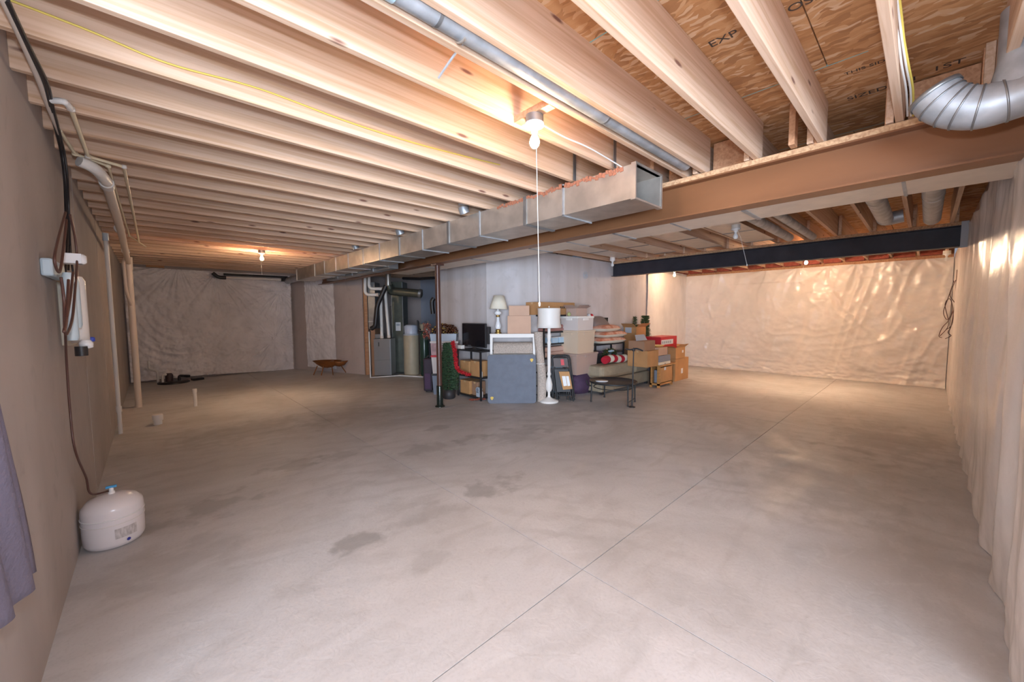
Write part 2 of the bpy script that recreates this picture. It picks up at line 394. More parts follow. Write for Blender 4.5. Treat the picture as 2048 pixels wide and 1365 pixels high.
# closed unseen alcove around the camera, shaped for the fill light; window frame added
wn = struct(MB().b2((-6.6, -6.7, 0), (2.5, -6.6, ZT + .2)).build('unseen_alcove_wall', 'wall_l'))
MB().b2((-6.7, -6.6, 0), (-6.6, 2.05, ZT + .2)).build('unseen_alcove_return', 'wall_l', wn)
MB().b2((-6.6, 1.95, 0), (XL - .2, 2.05, ZT + .2)).build('unseen_alcove_return', 'wall_l', wn)
MB().b2((2.4, -6.6, 0), (2.5, YN - .2, ZT + .2)).build('unseen_alcove_return', 'wall_l', wn)
w1 = MB()
def diag(u, n, z): return FILL_AT + Vector((u * .7071 + n * .7071, -u * .7071 + n * .7071, 0)) + Vector((0, 0, z))
for (u0, u1, z0, z1) in ((-3, 3, 1.15, 1.28), (-3, 3, -1.28, -1.15), (-3, -2.82, -1.28, 1.28), (2.82, 3, -1.28, 1.28)):
    vs_ = [diag(u, n, z) for z in (z0, z1) for (u, n) in ((u0, -.12), (u1, -.12), (u1, -.02), (u0, -.02))]
    w1.add(vs_, [(3, 2, 1, 0), (4, 5, 6, 7), (0, 1, 5, 4), (1, 2, 6, 5), (2, 3, 7, 6), (3, 0, 4, 7)])
struct(w1.build('added_window_1', 'pvc'))  # frame added around the fill lamp, out of view

# angled wall piece on the far side and pale concrete stair enclosure
def prism(pts, z0, z1):
    n = len(pts); mb = MB(); mb.add([(p[0], p[1], z0) for p in pts] + [(p[0], p[1], z1) for p in pts],
        [tuple(range(n))[::-1], tuple(range(n, 2 * n))] + [(k, (k + 1) % n, n + (k + 1) % n, n + k) for k in range(n)]); return mb
Cc, Dd = Vector((3.12, 12.95, 0)), Vector((4.15, 10.25, 0))
wa = struct(prism([Cc, Dd, Dd + Vector((.2, .15, 0)), (3.5, 13.1, 0)], 0, 2.79).build('wall_angled', 'wall_p'))
XA, YA, XB, YB = 4.74, 5.78, 5.43, 5.1
ws = struct(prism([(XA, 7.45), (XA, YA), (XB, YB), (XR, YB), (XR, YB + .2), (XB + .1, YB + .2), (XA + .2, YA + .1), (XA + .2, 7.45)], 0, 2.79).build('wall_stair', 'wall_w'))
# mechanical room shell
wm = struct(MB().b2((4.1, 12.0, 0), (9., 12.2, ZT)).build('wall_mechanical', 'wall_p'))
MB().b2((6.9, 5.3, 0), (7.1, 12.0, ZT)).build('poly_covered_partition', 'plastic_b', wm)
MB().b2((4.165, 10.16, 0), (4.24, 10.235, 2.78)).build('wood_stud', 'block', wa)

# wrinkled poly sheets hung over the walls
def fbm(x_, y, z, o=4): return noise.fractal(Vector((x_, y, z)), 1., 2., o)
def ridge(t): return 1 - abs(t) * 2
def wr_far(u, v):
    # u along wall, v height (m); swags hung from points
    h = 0.
    for (au, av, k, R, w) in ((-.2, 2.9, 9, 2.4, .9), (1.0, 2.9, 14, 2.2, 1.), (1.75, 2.75, 12, 2.2, 1.), (3.2, 2.3, 16, 1.5, .8), (3.0, .9, 11, 1.0, .6)):
        dx, dy = u - au, v - av; r = math.hypot(dx, dy) + .05; th = math.atan2(dx, -dy)
        h += w * math.exp(-r / R) * (abs(noise.noise(Vector((th * k * .45 + au * 7, r * .5, au)))) * 2 - .4)
    # U-shaped folds
    for (cu, cv, s) in ((.95, 1.9, 1.0), (2.3, 2.6, .7)):
        r = math.hypot((u - cu) * 1.15, (v - cv) * .9); 
        if v < cv: h += s * .5 * ridge(noise.noise(Vector((r * 5.2, cu, 3 + .25 * math.atan2(u - cu, cv - v))))) * math.exp(-((r - 1.2) / .9) ** 2)
    h += .35 * ridge(fbm(u * 3.4, v * 3.4, 5)) + .12 * fbm(u * 12, v * 12, 9)
    return h
mb = MB(); U0, U1 = XL + .03, 3.08
mb.grid(lambda s, t: (U0 + (U1 - U0) * s, YF - .055 - .085 * wr_far((U1 - U0) * s, 2.76 * t), .03 + 2.74 * t + (.03 * math.sin(s * 5) if t == 0 else 0)), 230, 170)
mb.build('poly_sheet', 'plastic', wf)
# strip of sheet on the angled wall
dv = (Dd - Cc); dn = Vector((-dv.y, dv.x, 0)).normalized() * -1
mb = MB(); mb.grid(lambda s, t: Cc + dv * (.22 + .42 * s) + dn * (.02 + .03 * wr_far(3 + s * 1.3, 2.4 * t)) + Vector((0, 0, .1 + 2.68 * t)), 70, 110)
mb.build('poly_sheet', 'plastic', wa)
# back (far right) sheet over white batts
def wr_back(u, v):
    h = .5 * ridge(fbm(u * .9 + .35 * v, v * .22, 2, 3)) + .28 * ridge(noise.noise(Vector((u * 5 + v * 1.2, v * .5, 7)))) * min(1, max(0, 2.4 - u) + .35)
    for (cu, cv, s, q) in ((.9, 2.1, 1., 1.), (2.2, 2.4, 1.2, 1.), (3.6, 1.9, .7, .8)):
        r = math.hypot(u - cu, (v - cv) * .75) + .3 * fbm(u * 1.1, v * 1.1, cu, 2)
        if v < cv: h += .24 * s * ridge(noise.noise(Vector((r * 4.5, cu, 3 + .3 * math.atan2(u - cu, cv - v))))) * math.exp(-((r - 1.1) / .7) ** 2)
    for au in (.4, .9, 1.5, 2.0, 2.6, 3.3):
        r = math.hypot(u - au, v - 2.75) + .04; th = math.atan2(u - au, 2.75 - v)
        h += .6 * math.exp(-r / .5) * noise.noise(Vector((th * 3, r * .6, au)))
    h += .15 * fbm(u * 5, v * 5, 4) + .5 * math.exp(-v / .25) * ridge(fbm(u * 2, v * 6, 8))
    return h
Wd = YB - YN
mb = MB(); mb.grid(lambda s, t: (XR - .07 - .10 * wr_back(Wd * s, 2.72 * t) - .05 * math.exp(-t * 2.7 / .08), YN + Wd * s, .005 + 2.71 * t), 260, 130)
mb.build('poly_sheet', 'plastic_w', wb)
mb = MB(); mb.grid(lambda s, t: (9.65 + (XR - .06 - 9.65) * s, YB - .03 - .035 * wr_back(6 + 2.5 * s, 2.72 * t), .005 + 2.71 * t), 90, 70)
mb.build('poly_sheet', 'plastic_w', ws)
# right wall sheet: vertical billowing folds
def wr_right(x_, v):
    k = 1.1 - .5 * abs(v / 2.7 - .45)
    h = k * (.7 * ridge(noise.noise(Vector((x_ * 1.7 + .25 * math.sin(v * 2), v * .25, 1)))) + .22 * noise.noise(Vector((x_ * 4.3 + .3 * v, v * .4, 4))) + .05 * noise.noise(Vector((x_ * 13, v * 1.1, 6))))
    h += .35 * math.sin(PI * v / 2.7) * noise.noise(Vector((x_ * .7, v * .4, 12))) + .25 * fbm(x_ * 3, v * 3, 9) * (math.exp(-v / .4) + math.exp(-(2.72 - v) / .4))
    return h
mb = MB(); X0, X1 = 2.4, 9.9
mb.grid(lambda s, t: (X0 + (X1 - X0) * s ** 1.5, YN - .035 + .075 * wr_right(X0 + (X1 - X0) * s ** 1.5, 2.72 * t), .004 + 2.76 * t), 420, 90)
mb.build('poly_sheet', 'plastic_w', wr)
MB().b2((9.9, YN - .19, 0), (XR, YN - .01, 2.78)).build('batt_covered_section', 'plastic_w', wr)

# ------------------------------------------------------------------ STEEL, DUCTS, CEILING FITTINGS
def ibeam(xc, y0, y1, z0, z1, fwid, ft=.012, wt=.008):
    hw = fwid / 2
    pts = [(-hw, z0), (hw, z0), (hw, z0 + ft), (wt, z0 + ft), (wt, z1 - ft), (hw, z1 - ft), (hw, z1), (-hw, z1), (-hw, z1 - ft), (-wt, z1 - ft), (-wt, z0 + ft), (-hw, z0 + ft)]
    n = len(pts); mb = MB(); mb.add([(p[0], y0 - y0, p[1]) for p in pts] + [(p[0], y1 - y0, p[1]) for p in pts],
        [tuple(range(n)), tuple(range(n, 2 * n))[::-1]] + [(k, n + k, n + (k + 1) % n, (k + 1) % n) for k in range(n)])
    return mb
t = thing('steel_beam', 'long brown primed steel I-beam carried by the slim post, running past the open duct', 'beam', (3.60, YN, 0))
ibeam(3.6, YN, 11.75, 2.46, 2.755, .17).build('web_and_flanges', 'beam', t)
MB().b2((-.085, 0, 2.755), (.085, 11.75 - YN, 2.797)).build('nailer_plank', 'plank', t, bevel=.004)
t = thing('steel_beam', 'dark charcoal steel beam spanning to the right wall behind the brown one', 'beam', (8.05, YN, 0))
ibeam(8.05, YN, YB, 2.47, 2.752, .17).build('web_and_flanges', 'beamd', t)
MB().b2((-.085, .0, 2.752), (.085, YB - YN, 2.797)).build('nailer_plank', 'plank', t)
MB().b2((-.10, .0, 2.45), (-.085, .07, 2.80)).build('bearing_plate', 'grayplate', t, bevel=.004)
# post
pz = Pz(880, 809); pz = Vector((3.62, 3.62 * pz.y / pz.x, 0))
t = thing('support_post', 'slim round brown steel post under the beam with black lower sleeve', 'post', pz)
MB().lathe([(.045, .32), (.045, 2.43)], n=24).build('shaft', 'post', t)
MB().lathe([(.055, .01), (.055, .36), (.05, .375), (.045, .375)], n=24).build('sleeve', 'postb', t)
MB().lathe([(.085, 0), (.085, .012), (.06, .03)], n=24).build('base_flange', 'postb', t)
MB().b2((-.08, -.08, 2.43), (.08, .08, 2.459)).build('cap_plate', 'post', t)

# supply trunk with open end
t = thing('supply_duct', 'rectangular galvanised trunk duct with an open end, hung beside the brown beam', 'duct', (3.08, 1.63, 2.52))
def hollow(x0, x1, y0, y1, z0, z1, th=.006):
    mb = MB(); mb.b2((x0, y0, z0), (x1, y1, z0 + th)).b2((x0, y0, z1 - th), (x1, y1, z1)).b2((x0, y0, z0 + th), (x0 + th, y1, z1 - th)).b2((x1 - th, y0, z0 + th), (x1, y1, z1 - th)); return mb
ys = [1.63, 2.85, 4.25, 5.6, 7.0, 8.4, 9.8, 11.3]
for k in range(len(ys) - 1):
    hollow(2.87, 3.30, ys[k], ys[k + 1] - .004, 2.52, 2.79).build('duct_section', 'galv', t, True)
for k, y in enumerate(ys):
    hollow(2.858, 3.312, y - .012, y + .030, 2.508, 2.798, .014).build('drive_cleat', 'galvd' if 0 < k < 4 else 'galv', t, True)
for y in (2.35, 3.6, 4.9, 6.3, 7.7, 9.1):
    MB().b2((2.862, y, 2.515), (2.871, y + .018, 2.80)).b2((2.862, y, 2.508), (3.31, y + .018, 2.521)).build('hanger_strap', 'galvr', t, True)
for y in (1.80, 2.21): MB().b2((2.82, y - .004, 2.79), (2.86, y + .0, 3.02)).build('joist_hanger_strap', 'galvd', t, True)
mb = MB(); rnd = random.Random(3)
for k in range(46):
    y = 1.75 + k * .034; mb.box((2.868, y, 2.775 + rnd.uniform(-.012, .012)), (.012, .03, .03 * rnd.uniform(.5, 1.6)), rx=rnd.uniform(-.5, .5))
mb.build('sealant_bead', 'seal', t, True)
# take-off pipes from trunk up into bays
rd = random.Random(5)
# lower transition box over the furnace
t2 = thing('supply_plenum', 'dull sheet-metal drop box under the trunk duct above the furnace', 'duct', (3.35, 8.5, 2.3))
MB().b2((3.32, 6.9, 2.47), (3.5, 10.4, 2.74)).build('side_box', 'galvd', t2, True)
for y in (7.6, 8.7, 9.6): MB().b2((3.31, y, 2.465), (3.505, y + .03, 2.745)).build('cleat', 'galvr', t2, True)

# flexible boots between joists along trunk (small round collars)
for k, (px, py) in enumerate(((930, 425), (712, 478), (802, 483))):
    q = Px(px, py, 2.80)
    lab = ['small galvanised collar on the trunk top, the one nearest the bare lit bulb', 'small galvanised collar on the trunk top, second along', 'small galvanised collar on the trunk, nearest the furnace'][k]
    q = Vector((2.78, q.y, 2.86))
    t = thing('duct_collar', lab, 'duct', q)
    MB().tube([(0, 0, .12), (0, 0, -.02), (.02, 0, -.06)], .06, 14).build('pipe', 'galvr', t)
    MB().tube([(0, 0, .0), (0, 0, .015)], .064, 14).build('bead', 'galv', t)

# round pipe duct in the joist bay
ypipe = 1.441; zp = 2.85
pend = Py(1375, 345, ypipe).x
t = thing('round_duct', 'long grey round duct running along a joist bay above the hanging strap', 'duct', (1., ypipe, zp))
xs = [-.3, .93, 2.15, 3.35]
for k in range(3):
    MB().tube([(xs[k], ypipe, zp), (xs[k + 1], ypipe, zp)], .054 if k else .0542, 24).build('pipe_section', 'galvr', t, True)
    if k: MB().tube([(xs[k] - .004, ypipe, zp), (xs[k] + .012, ypipe, zp)], .056, 24).build('crimp_bead', 'galvd', t, True)
MB().tube([(.35, ypipe, zp), (Py(790, 15, ypipe).x, ypipe, zp)], .0575, 24).build('foil_tape_joint', mat('pale_blue_tape', (.45, .62, .72), .4, bump=.2), t, True)
c = Vector((Py(925, 85, ypipe).x, ypipe, zp)); a = Pz(880, 155, 2.72)
st = MB(); st.tube([c + Vector((0, .058 * math.sin(q), .058 * math.cos(q))) for q in [k * .35 for k in range(0, 11)]], .006, 6)
st.build('strap_loop', 'galv', t, True)
MB().tube(path([Pz(932, 80, 2.83), Pz(905, 115, 2.80), Pz(877, 156, 2.76)], 6), .006, 6).build('dangling_strap_end', 'galvr', t, True)

# elbow duct near right
t = thing('duct_elbow', 'fat galvanised adjustable elbow duct at the upper right in front of the beam', 'duct', (3.1, -.1, 2.75))
rr = .098; X_ = 3.02
pts = [Px(1862, 172, X_) + Vector((.0, .02, .02))]
P0 = Px(1868, 188, X_); P1 = Px(1905, 222, X_); P2 = Px(1975, 212, X_); P3 = Px(2070, 180, X_)
P0 += Vector((0, .0, 0))
cl = [P0, P0 + (P1 - P0) * .5, P1 + Vector((0, -.03, .005)), P2, P3]
cl = path(cl, 6)
MB().tube(cl, rr, 28, cap=False).build('elbow_body', 'galvr', t, True, solid=.003)
d0 = (cl[1] - cl[0]).normalized()
MB().tube([cl[0] - d0 * .004, cl[0] + d0 * .018], rr + .006, 28, cap=False).build('rolled_rim', 'galvd', t, True, solid=.004)
MB().tube([cl[0] + d0 * .012, cl[0] + d0 * .014], rr - .002, 28).build('end_cap', 'galvd', t, True)
for k in (5, 9, 12, 16, 20):
    dd = (cl[k + 1] - cl[k]).normalized(); MB().tube([cl[k], cl[k] + dd * .008], rr + .004, 28, cap=False).build('gore_seam', 'galvd', t, True, solid=.003)
MB().tube([P3 + Vector((0, .06, .0)), P3 + Vector((0.02, .03, .16)), P3 + Vector((0.02, .03, .40))], rr * .9, 24).build('riser', 'galvr', t, True)

# return duct beyond the beam, with cleats
t = thing('return_duct', 'long flat tan duct running just behind the brown beam to the right wall', 'duct', (4.02, YN, 2.485))
ys = [YN - .02, 1.12, 2.4, 3.7, 5.0, 6.4, 7.9]
for k in range(len(ys) - 1):
    MB().b2((3.80, ys[k], 2.485), (4.25, ys[k + 1] - .004, 2.755)).build('duct_section', 'galvt', t, True, bevel=.006)
    if k: MB().b2((3.79, ys[k] - .015, 2.478), (4.26, ys[k] + .02, 2.762)).build('drive_cleat', 'galvr', t, True)
for y in (.14, 1.75, 3.05): MB().b2((3.792, y, 2.479), (4.258, y + .02, 2.483)).build('hanger_strap', 'galvr', t, True)
MB().tube([(3.795, YN, 2.50), (3.795, 1.1, 2.50)], .012, 8).build('corner_bead', 'galvr', t, True)
# sheet metal panning across joist bays
def band(y, lo, hi): return [yy for yy in JY if lo < yy < hi]
pn = [(1.95, 'sheet-metal panning between joists, the strip next to the unlit white lampholder'), (2.75, 'sheet-metal panning between joists, second strip beyond the flat duct'), (3.57, 'sheet-metal panning between joists, third strip behind the pull cord'), (4.38, 'sheet-metal panning between joists, closest to the pale concrete wall')]
for k, (yc, lab) in enumerate(pn):
    t = thing('joist_panning', lab, 'duct', (5.9, yc, 2.79))
    for q in range(3):
        MB().b2((-1.63 + q * 1.06, -.21, 0), (-1.63 + q * 1.06 + 1.05, .21, .006)).build('metal_sheet', 'galvt', t)
    for q in range(4): MB().b2((-1.64 + q * 1.06, -.215, -.006), (-1.61 + q * 1.06, .215, .001)).build('lap_seam', 'galvd', t)
# round pipes in far bays
def bayduct(lab, y, x0, x1, r=.075, z=2.76, elbow=None):
    t = thing('branch_duct', lab, 'duct', (x0, y, z))
    MB().tube([(x0, y, z), ((x0 + x1) / 2, y, z)], r, 20).build('pipe_section', 'galvr', t, True)
    MB().tube([((x0 + x1) / 2, y, z), (x1, y, z)], r * .985, 20).build('pipe_section', 'galvr', t, True)
    MB().tube([((x0 + x1) / 2, y, z), ((x0 + x1) / 2 + .015, y, z)], r + .003, 20).build('bead', 'galvd', t, True)
    if elbow: MB().tube(bend([(x1 - .05, y, z), (x1 + .12, y, z), (x1 + .12, y - .16, z + .02)], .1), r, 20).build('elbow', 'galvr', t, True)
    return t
bayduct('round branch duct with elbow hanging behind the flat duct, left of its twin', .41, 4.25, 6.7, .08, elbow=True)
bayduct('round branch duct in the bay closest to the plastic-covered right wall', .01, 4.25, 7.2, .08)
bayduct('round branch duct next to the unlit white lampholder, left of two close together', 1.51, 4.25, 7.3, .06)
bayduct('round branch duct next to the unlit white lampholder, right of two close together', 1.25, 4.25, 7.5, .05)

# bare bulbs
def fixture(lab, px, py, chain=None, lit=True, z=2.80, power=38, grp=None):
    q = Pz(px, py, z)
    if chain is None or chain[0] != 1079: q.y = min([y + (.059 if 3.6 < q.x < 8 else .019) for y in (JF if q.x > 3.6 else JY)], key=lambda y: abs(y - q.y))
    if px == 1341: q = Vector((10.15, q.y, z))
    t = thing('bulb_fixture', lab, 'lamp', (q.x, q.y, z), 0, None)
    MB().lathe([(.055, -.045), (.055, max(0, 2.799 - z))], n=20).build('junction_box', 'galvd' if lit else 'pvc', t)
    MB().lathe([(.018, -.10), (.022, -.085), (.03, -.075), (.057, -.062), (.06, -.048), (.055, -.045)], n=24).build('lampholder', 'ceram', t)
    bz = -.155
    MB().lathe([(.001, bz - .035), (.016, bz - .032), (.027, bz - .018), (.031, bz), (.027, bz + .018), (.017, bz + .038), (.013, bz + .055)], n=20).build('bulb', 'bulb' if lit else 'bulboff', t)
    if chain:
        e_ = Pd(chain[0], chain[1], depth(Vector((q.x, q.y, 0))) - .03)
        e_ = Vector((e_.x, e_.y, e_.z)); top = Vector((q.x, q.y, z - .07)) - FH * .035
        MB().tube([top, Vector((e_.x, e_.y, top.z - .3)).lerp(top, .7), e_], .0022, 6).build('pull_cord', 'whitec', t, True)
        MB().lathe([(.001, -.02), (.006, -.015), (.007, 0), (.003, .01)], e_, 8).build('cord_knob', 'ceram', t, True)
    if lit:
        l = lamp('bulb_light', 'POINT', (0, 0, bz), power, BULB, .032); l.parent = t
    return t
fixture('lit bare bulb with a long pull cord, the one close to the camera', 1069, 232, (1079, 607), power=210)
fixture('lit bare bulb at the far end in front of the wrinkled plastic wall', 524, 500, (524, 548), power=540, z=2.80)
fixture('lit bare bulb left of the other one behind the charcoal beam', 1341, 541, None, z=2.755, power=260)
fixture('lit bare bulb with a short cord, the right one of two behind the charcoal beam', 1601, 512, (1601, 548), power=1400)
fixture('unlit white lampholder with cord under the joists, before the charcoal beam', 1500, 446, (1494, 530), lit=False, z=2.79)
fixture('unlit white lampholder high beside the pale concrete wall', 1222, 516, None, lit=False, z=2.79)
fixture('unlit white lampholder over the far plastic wall close to the right corner', 1866, 505, None, lit=False, z=2.79)

# cables along the joists
def run(name, lab, cat, pts, r, m, smooth=True, n=8, grp=None):
    pts = [Vector(p) for p in pts]; pp = path(pts, 8) if smooth else pts
    o = MB().tube(pp, r, n).build(name, m, None, loc=tuple(pts[0])); return tag(o, lab, cat, grp)
yj = min(JY, key=lambda y: abs(y - 2.66)) - .006
run('electrical_cable', 'thin yellow cable stapled along the face of a joist on the left half', 'cable',
    [Py(20, 0, yj), Py(180, 62, yj), Py(340, 128, yj), Py(520, 178, yj), Py(700, 245, yj), Py(850, 292, yj), Py(1000, 330, yj)], .005, 'yel')
for k, (dx, lab, m_) in enumerate(((0, 'white cable looping down the joist left of the elbow duct', 'whitec'), (9, 'second white cable beside the first on the joist left of the elbow duct', 'whitec'), (14, 'yellow cable tucked behind the white ones on the joist near the elbow duct', 'yel'))):
    yy = .27 - .004 * k
    run('electrical_cable', lab, 'cable', [Pz(1783 + dx, -20, 3.0), Pz(1790 + dx, 40, 2.95), Pz(1797 + dx * .8, 80, 2.9), Pz(1803 + dx, 130, 2.85), Pz(1812 + dx, 180, 2.83), Pz(1815 + dx * .8, 232, 2.81)], .005, m_)
run('electrical_cable', 'white cable sagging from the bare bulb fixture towards the open duct', 'cable', [Pz(1085, 250, 2.78), Pz(1130, 275, 2.78), Pz(1180, 297, 2.78), Pz(1245, 335, 2.79)], .005, 'whitec')

# far-left high pipes
q0, q1 = Py(450, 552, 12.6), Py(572, 558, 12.6)
t = thing('gas_pipe', 'dark bent pipe with a pale straight section under the far joists', 'pipe', q0)
MB().tube(bend([Py(425, 546, 12.6), Py(436, 555, 12.6), Py(452, 556, 12.6)], .08), .045, 10).build('dark_pipe', 'cable', t, True)
MB().tube([Py(562, 560, 12.6), Py(584, 561, 12.6)], .045, 10).build('dark_coupling', 'cable', t, True)
MB().tube([Py(447, 549, 12.6), Py(575, 555, 12.6)], .03, 10).build('upper_dark_pipe', 'cable', t, True)
MB().tube([Py(447, 555, 12.6), Py(566, 560, 12.6)], .028, 10).build('pale_pipe', 'pvc', t, True)
t = thing('branch_duct', 'grey round duct rising to the trunk at the far end above the angled wall', 'duct', Pz(600, 560, 2.62))
MB().tube(bend([Pz(575, 562, 2.6), Pz(600, 555, 2.62), Pz(640, 546, 2.62), Vector((3.0, 10.8, 2.66))], .1), .09, 16).build('pipe_section', 'galvr', t, True)

# ------------------------------------------------------------------ LEFT WALL PIPES AND CABLES
t = thing('drain_pipe', 'thick white drain pipe slung under the joists, dropping to the floor by the left wall', 'pipe', Pz(278, 815))
zc = 2.70
B1 = Pz(278, 815); B1.x = max(B1.x, XL + .08)
top = Vector((B1.x, B1.y, 2.45))
a0, a1, a2, a3 = Pz(158, 322, 2.74), Pz(190, 338, 2.72), Pz(212, 362, 2.70), Pz(240, 455, 2.62)
MB().tube(path([a0, a1, a2], 6), .04, 14).build('pipe_bend', 'pvc', t, True)
MB().tube([a2, a3, Vector((B1.x, B1.y, 2.52))], .036, 14).build('horizontal_run', 'pvcb', t, True)
for q in (.02, .42, .78):
    p_ = a2.lerp(Vector((B1.x, B1.y, 2.56)), q); d_ = (a3 - a2).normalized()
    MB().tube([p_ - d_ * .05, p_ + d_ * .05], .047, 14).build('coupling', 'pvc', t, True)
MB().tube([(B1.x, B1.y, 0), (B1.x, B1.y, 2.56)], .046, 16).build('vertical_stack', 'pvcb', t, True)
MB().tube([(B1.x, B1.y, 2.40), (B1.x, B1.y, 2.62)], .054, 16).build('coupling', 'pvcb', t, True)
MB().tube(bend([(B1.x, B1.y, 1.78), (B1.x - .04, B1.y - .35, 2.0), (B1.x - .05, B1.y - .38, 2.5), (B1.x - .02, B1.y - .1, 2.62)], .08), .022, 10).build('branch_line', 'pvcb', t, True)
B2 = Pz(240, 868); B2.x = XL + .06
tp = Px(207, 452, B2.x)
t = thing('vent_pipe', 'slim white pipe standing on the floor against the left wall', 'pipe', B2)
MB().tube([B2, Vector((B2.x, B2.y, 2.66))], .024, 14).build('pipe', 'pvc', t, True)
MB().tube([Vector((B2.x, B2.y, .30)), Vector((B2.x, B2.y, .38))], .032, 14).build('coupling', 'pvc', t, True)
MB().tube([Vector((B2.x, B2.y, 2.60)), Vector((B2.x, B2.y, 2.70))], .031, 14).build('end_cap', mat('pale_blue_fitting', (.55, .65, .75), .4), t, True)
for k, (pp, lab) in enumerate((([(103, 201), (128, 204), (142, 218), (176, 313), (248, 334), (278, 484)], 'cream water line looping under the joists, the one starting in the white bend'),
                ([(120, 262), (150, 308), (216, 332), (259, 472), (292, 494)], 'cream water line under the joists between the white drain pipe and its neighbour'))):
    pts = [Pz(x_, y, 2.775) for x_, y in pp]
    t = thing('water_line', lab, 'pipe', pts[0])
    MB().tube(bend(pts, .04), .0115 if k == 0 else .010, 10).build('tube', 'cpvc', t, True)
    for p_ in pts[1:-1]: MB().lathe([(.001, -.016), (.016, -.012), (.018, 0), (.016, .012), (.001, .016)], p_, 10).build('elbow_fitting', 'pvc' if k == 0 else 'cpvc', t, True)
    if k == 0: MB().tube(path(pts[:3], 6), .016, 10).build('white_bend', 'pvc', t, True)
# grey-beige conduit & black bundle
zc = 2.74
cp = [Pz(2, -10, 2.78), Pz(44, 80, 2.78), Pz(80, 165, 2.78), Pz(96, 210, 2.78), Pz(120, 268, 2.78)]
run('conduit', 'pale conduit running along the top of the left wall into the dark cable bundle', 'pipe', [Vector((p_.x, p_.y, p_.z)) for p_ in cp], .013, 'pvcb')
rn = random.Random(11)
xb = XL + .03
bund = [(12, 0), (55, 90), (90, 165), (102, 215), (122, 290), (131, 350), (135, 420)]
def PB(px, py, x_):
    q = Px(px, py, x_)
    return q if q.z < 2.775 else Pz(px, py, 2.775)
labs = ['black cable at the top left, outermost strand of the bundle on the left wall', 'black cable of the left wall bundle that ends at the upper filter bracket', 'dark tube of the left wall bundle passing behind the slim filter canisters']
for k in range(3):
    o_ = (k - 1) * 3.2
    tail = [[(134, 480), (131, 545)], [(139, 480), (137, 540)], [(141, 500), (148, 560)]][k]
    run('cable', labs[k], 'cable', [PB(x_ + o_ + rn.uniform(-1, 1), y, xb + .02 * k) for x_, y in bund] + [Px(x_, y, xb + .01) for x_, y in tail], .0065, 'cable')
loops = [[(131, 425), (116, 480), (109, 520), (118, 545), (124, 520), (133, 440)], [(140, 430), (150, 475), (154, 520), (150, 580), (144, 640), (131, 668), (128, 600), (122, 555)], [(146, 545), (140, 600), (128, 662), (133, 640), (137, 560)]]
for k, l_ in enumerate(loops):
    run('tubing_loop', ['thin brown tube looping down to the white bracket on the left wall', 'thin brown tube hanging in a long loop over the beige filter canister', 'thin brown tube between the blue-white and beige filter canisters'][k], 'tube',
        [Px(x_, y, XL + .11 + .01 * k) for x_, y in l_], .006, 'tube')
# RO filter unit on wall: three canisters hung on a bracket, open to -y/+x
cU = Px(130, 610, XL + .05)
t = thing('water_filter', 'white under-sink style water filter unit with slim canisters on the left wall', 'filter', (XL, cU.y, 1.43))
MB().b2((0, -.30, .40), (.05, .12, .50)).build('mount_bracket', mat('pale_blue_plastic', (.50, .60, .66), .4), t, bevel=.012)
for k, (dy, r, z0, m_) in enumerate(((-.20, .028, .03, 'ro1'), (-.05, .032, .10, 'ro1'), (.12, .045, .0, 'ro2'), (.30, .05, -.02, 'ro3'))):
    if k == 0: M['ro1'] = mat('pale_blue_canister', (.55, .66, .72), .3); M['ro2'] = mat('cream_canister', (.75, .70, .66), .3); M['ro3'] = mat('beige_panel', (.66, .58, .46), .5)
    if k < 3: MB().lathe([(r * .8, z0), (r, z0 + .02), (r, .40), (r * .7, .43)], (.09, dy, 0), 16).build('filter_canister', m_, t)
    else: MB().b2((.0, .2, z0), (.05, .42, .40)).build('back_panel', m_, t, bevel=.005)
MB().lathe([(.02, 0), (.03, .01), (.03, .05), (.018, .06)], (.13, -.02, .50), 12).b2((.06, -.06, .50), (.14, .05, .56)).build('hose_clamp', 'ceram', t)
MB().lathe([(.001, 0), (.032, .01), (.034, .04), (.02, .06)], (.12, .06, -.04), 14).build('shutoff_valve', 'ceram', t)
MB().lathe([(.001, 0), (.02, .005), (.02, .03), (.012, .034)], (.135, .16, .0), 12).build('blue_sticker_cap', mat('blue_plastic', (.05, .09, .5), .4), t)
MB().tube([(.1, .03, -.08), (.1, .03, -.02)], .03, 10).build('drain_fitting', 'cable', t)
# tube to tank
tk = Pz(220, 1086); tk = Vector((max(tk.x, XL + .17), tk.y, 0)); TR = .16
s = depth(Pz(220, 1090)) / FPX
vtop = tk + Vector((0, 0, .385))
run('supply_tube', 'long thin brown tube dropping down the left wall to the white tank', 'tube',
    [Px(131, 668, XL + .08), Px(133, 720, XL + .05), Px(140, 820, XL + .04), Px(150, 900, XL + .05), Px(172, 955, XL + .06), vtop + Vector((-.10, .02, -.01)), vtop + Vector((-.015, 0, -.012))], .006, 'tube')
t = thing('pressure_tank', 'squat round white pressure tank on the floor against the left wall', 'tank', tk)
MB().lathe([(.115, .0), (.145, .012), (.158, .04), (.16, .10), (.16, .262), (.155, .285), (.125, .322), (.07, .345), (.02, .352), (.001, .353)], n=40).build('tank_shell', mat('glossy_white_enamel', (.80, .77, .80), .22), t)
MB().tube([(.1612 * math.cos(a), .1612 * math.sin(a), .215) for a in [k * PI / 24 for k in range(48)]], .0035, 6, closed=True).build('weld_band', 'ceram', t)
MB().tube([(.1612 * math.cos(a), .1612 * math.sin(a), .175) for a in [k * PI / 24 for k in range(48)]], .002, 6, closed=True).build('rim_seam', 'pvc', t)
MB().lathe([(.018, .345), (.018, .365), (.012, .367), (.012, .395)], n=12).build('valve_stem', 'ceram', t)
MB().b2((-.028, -.010, .392), (.028, .010, .408)).build('blue_valve_handle', mat('cyan_plastic', (.06, .35, .70), .4), t, bevel=.003)
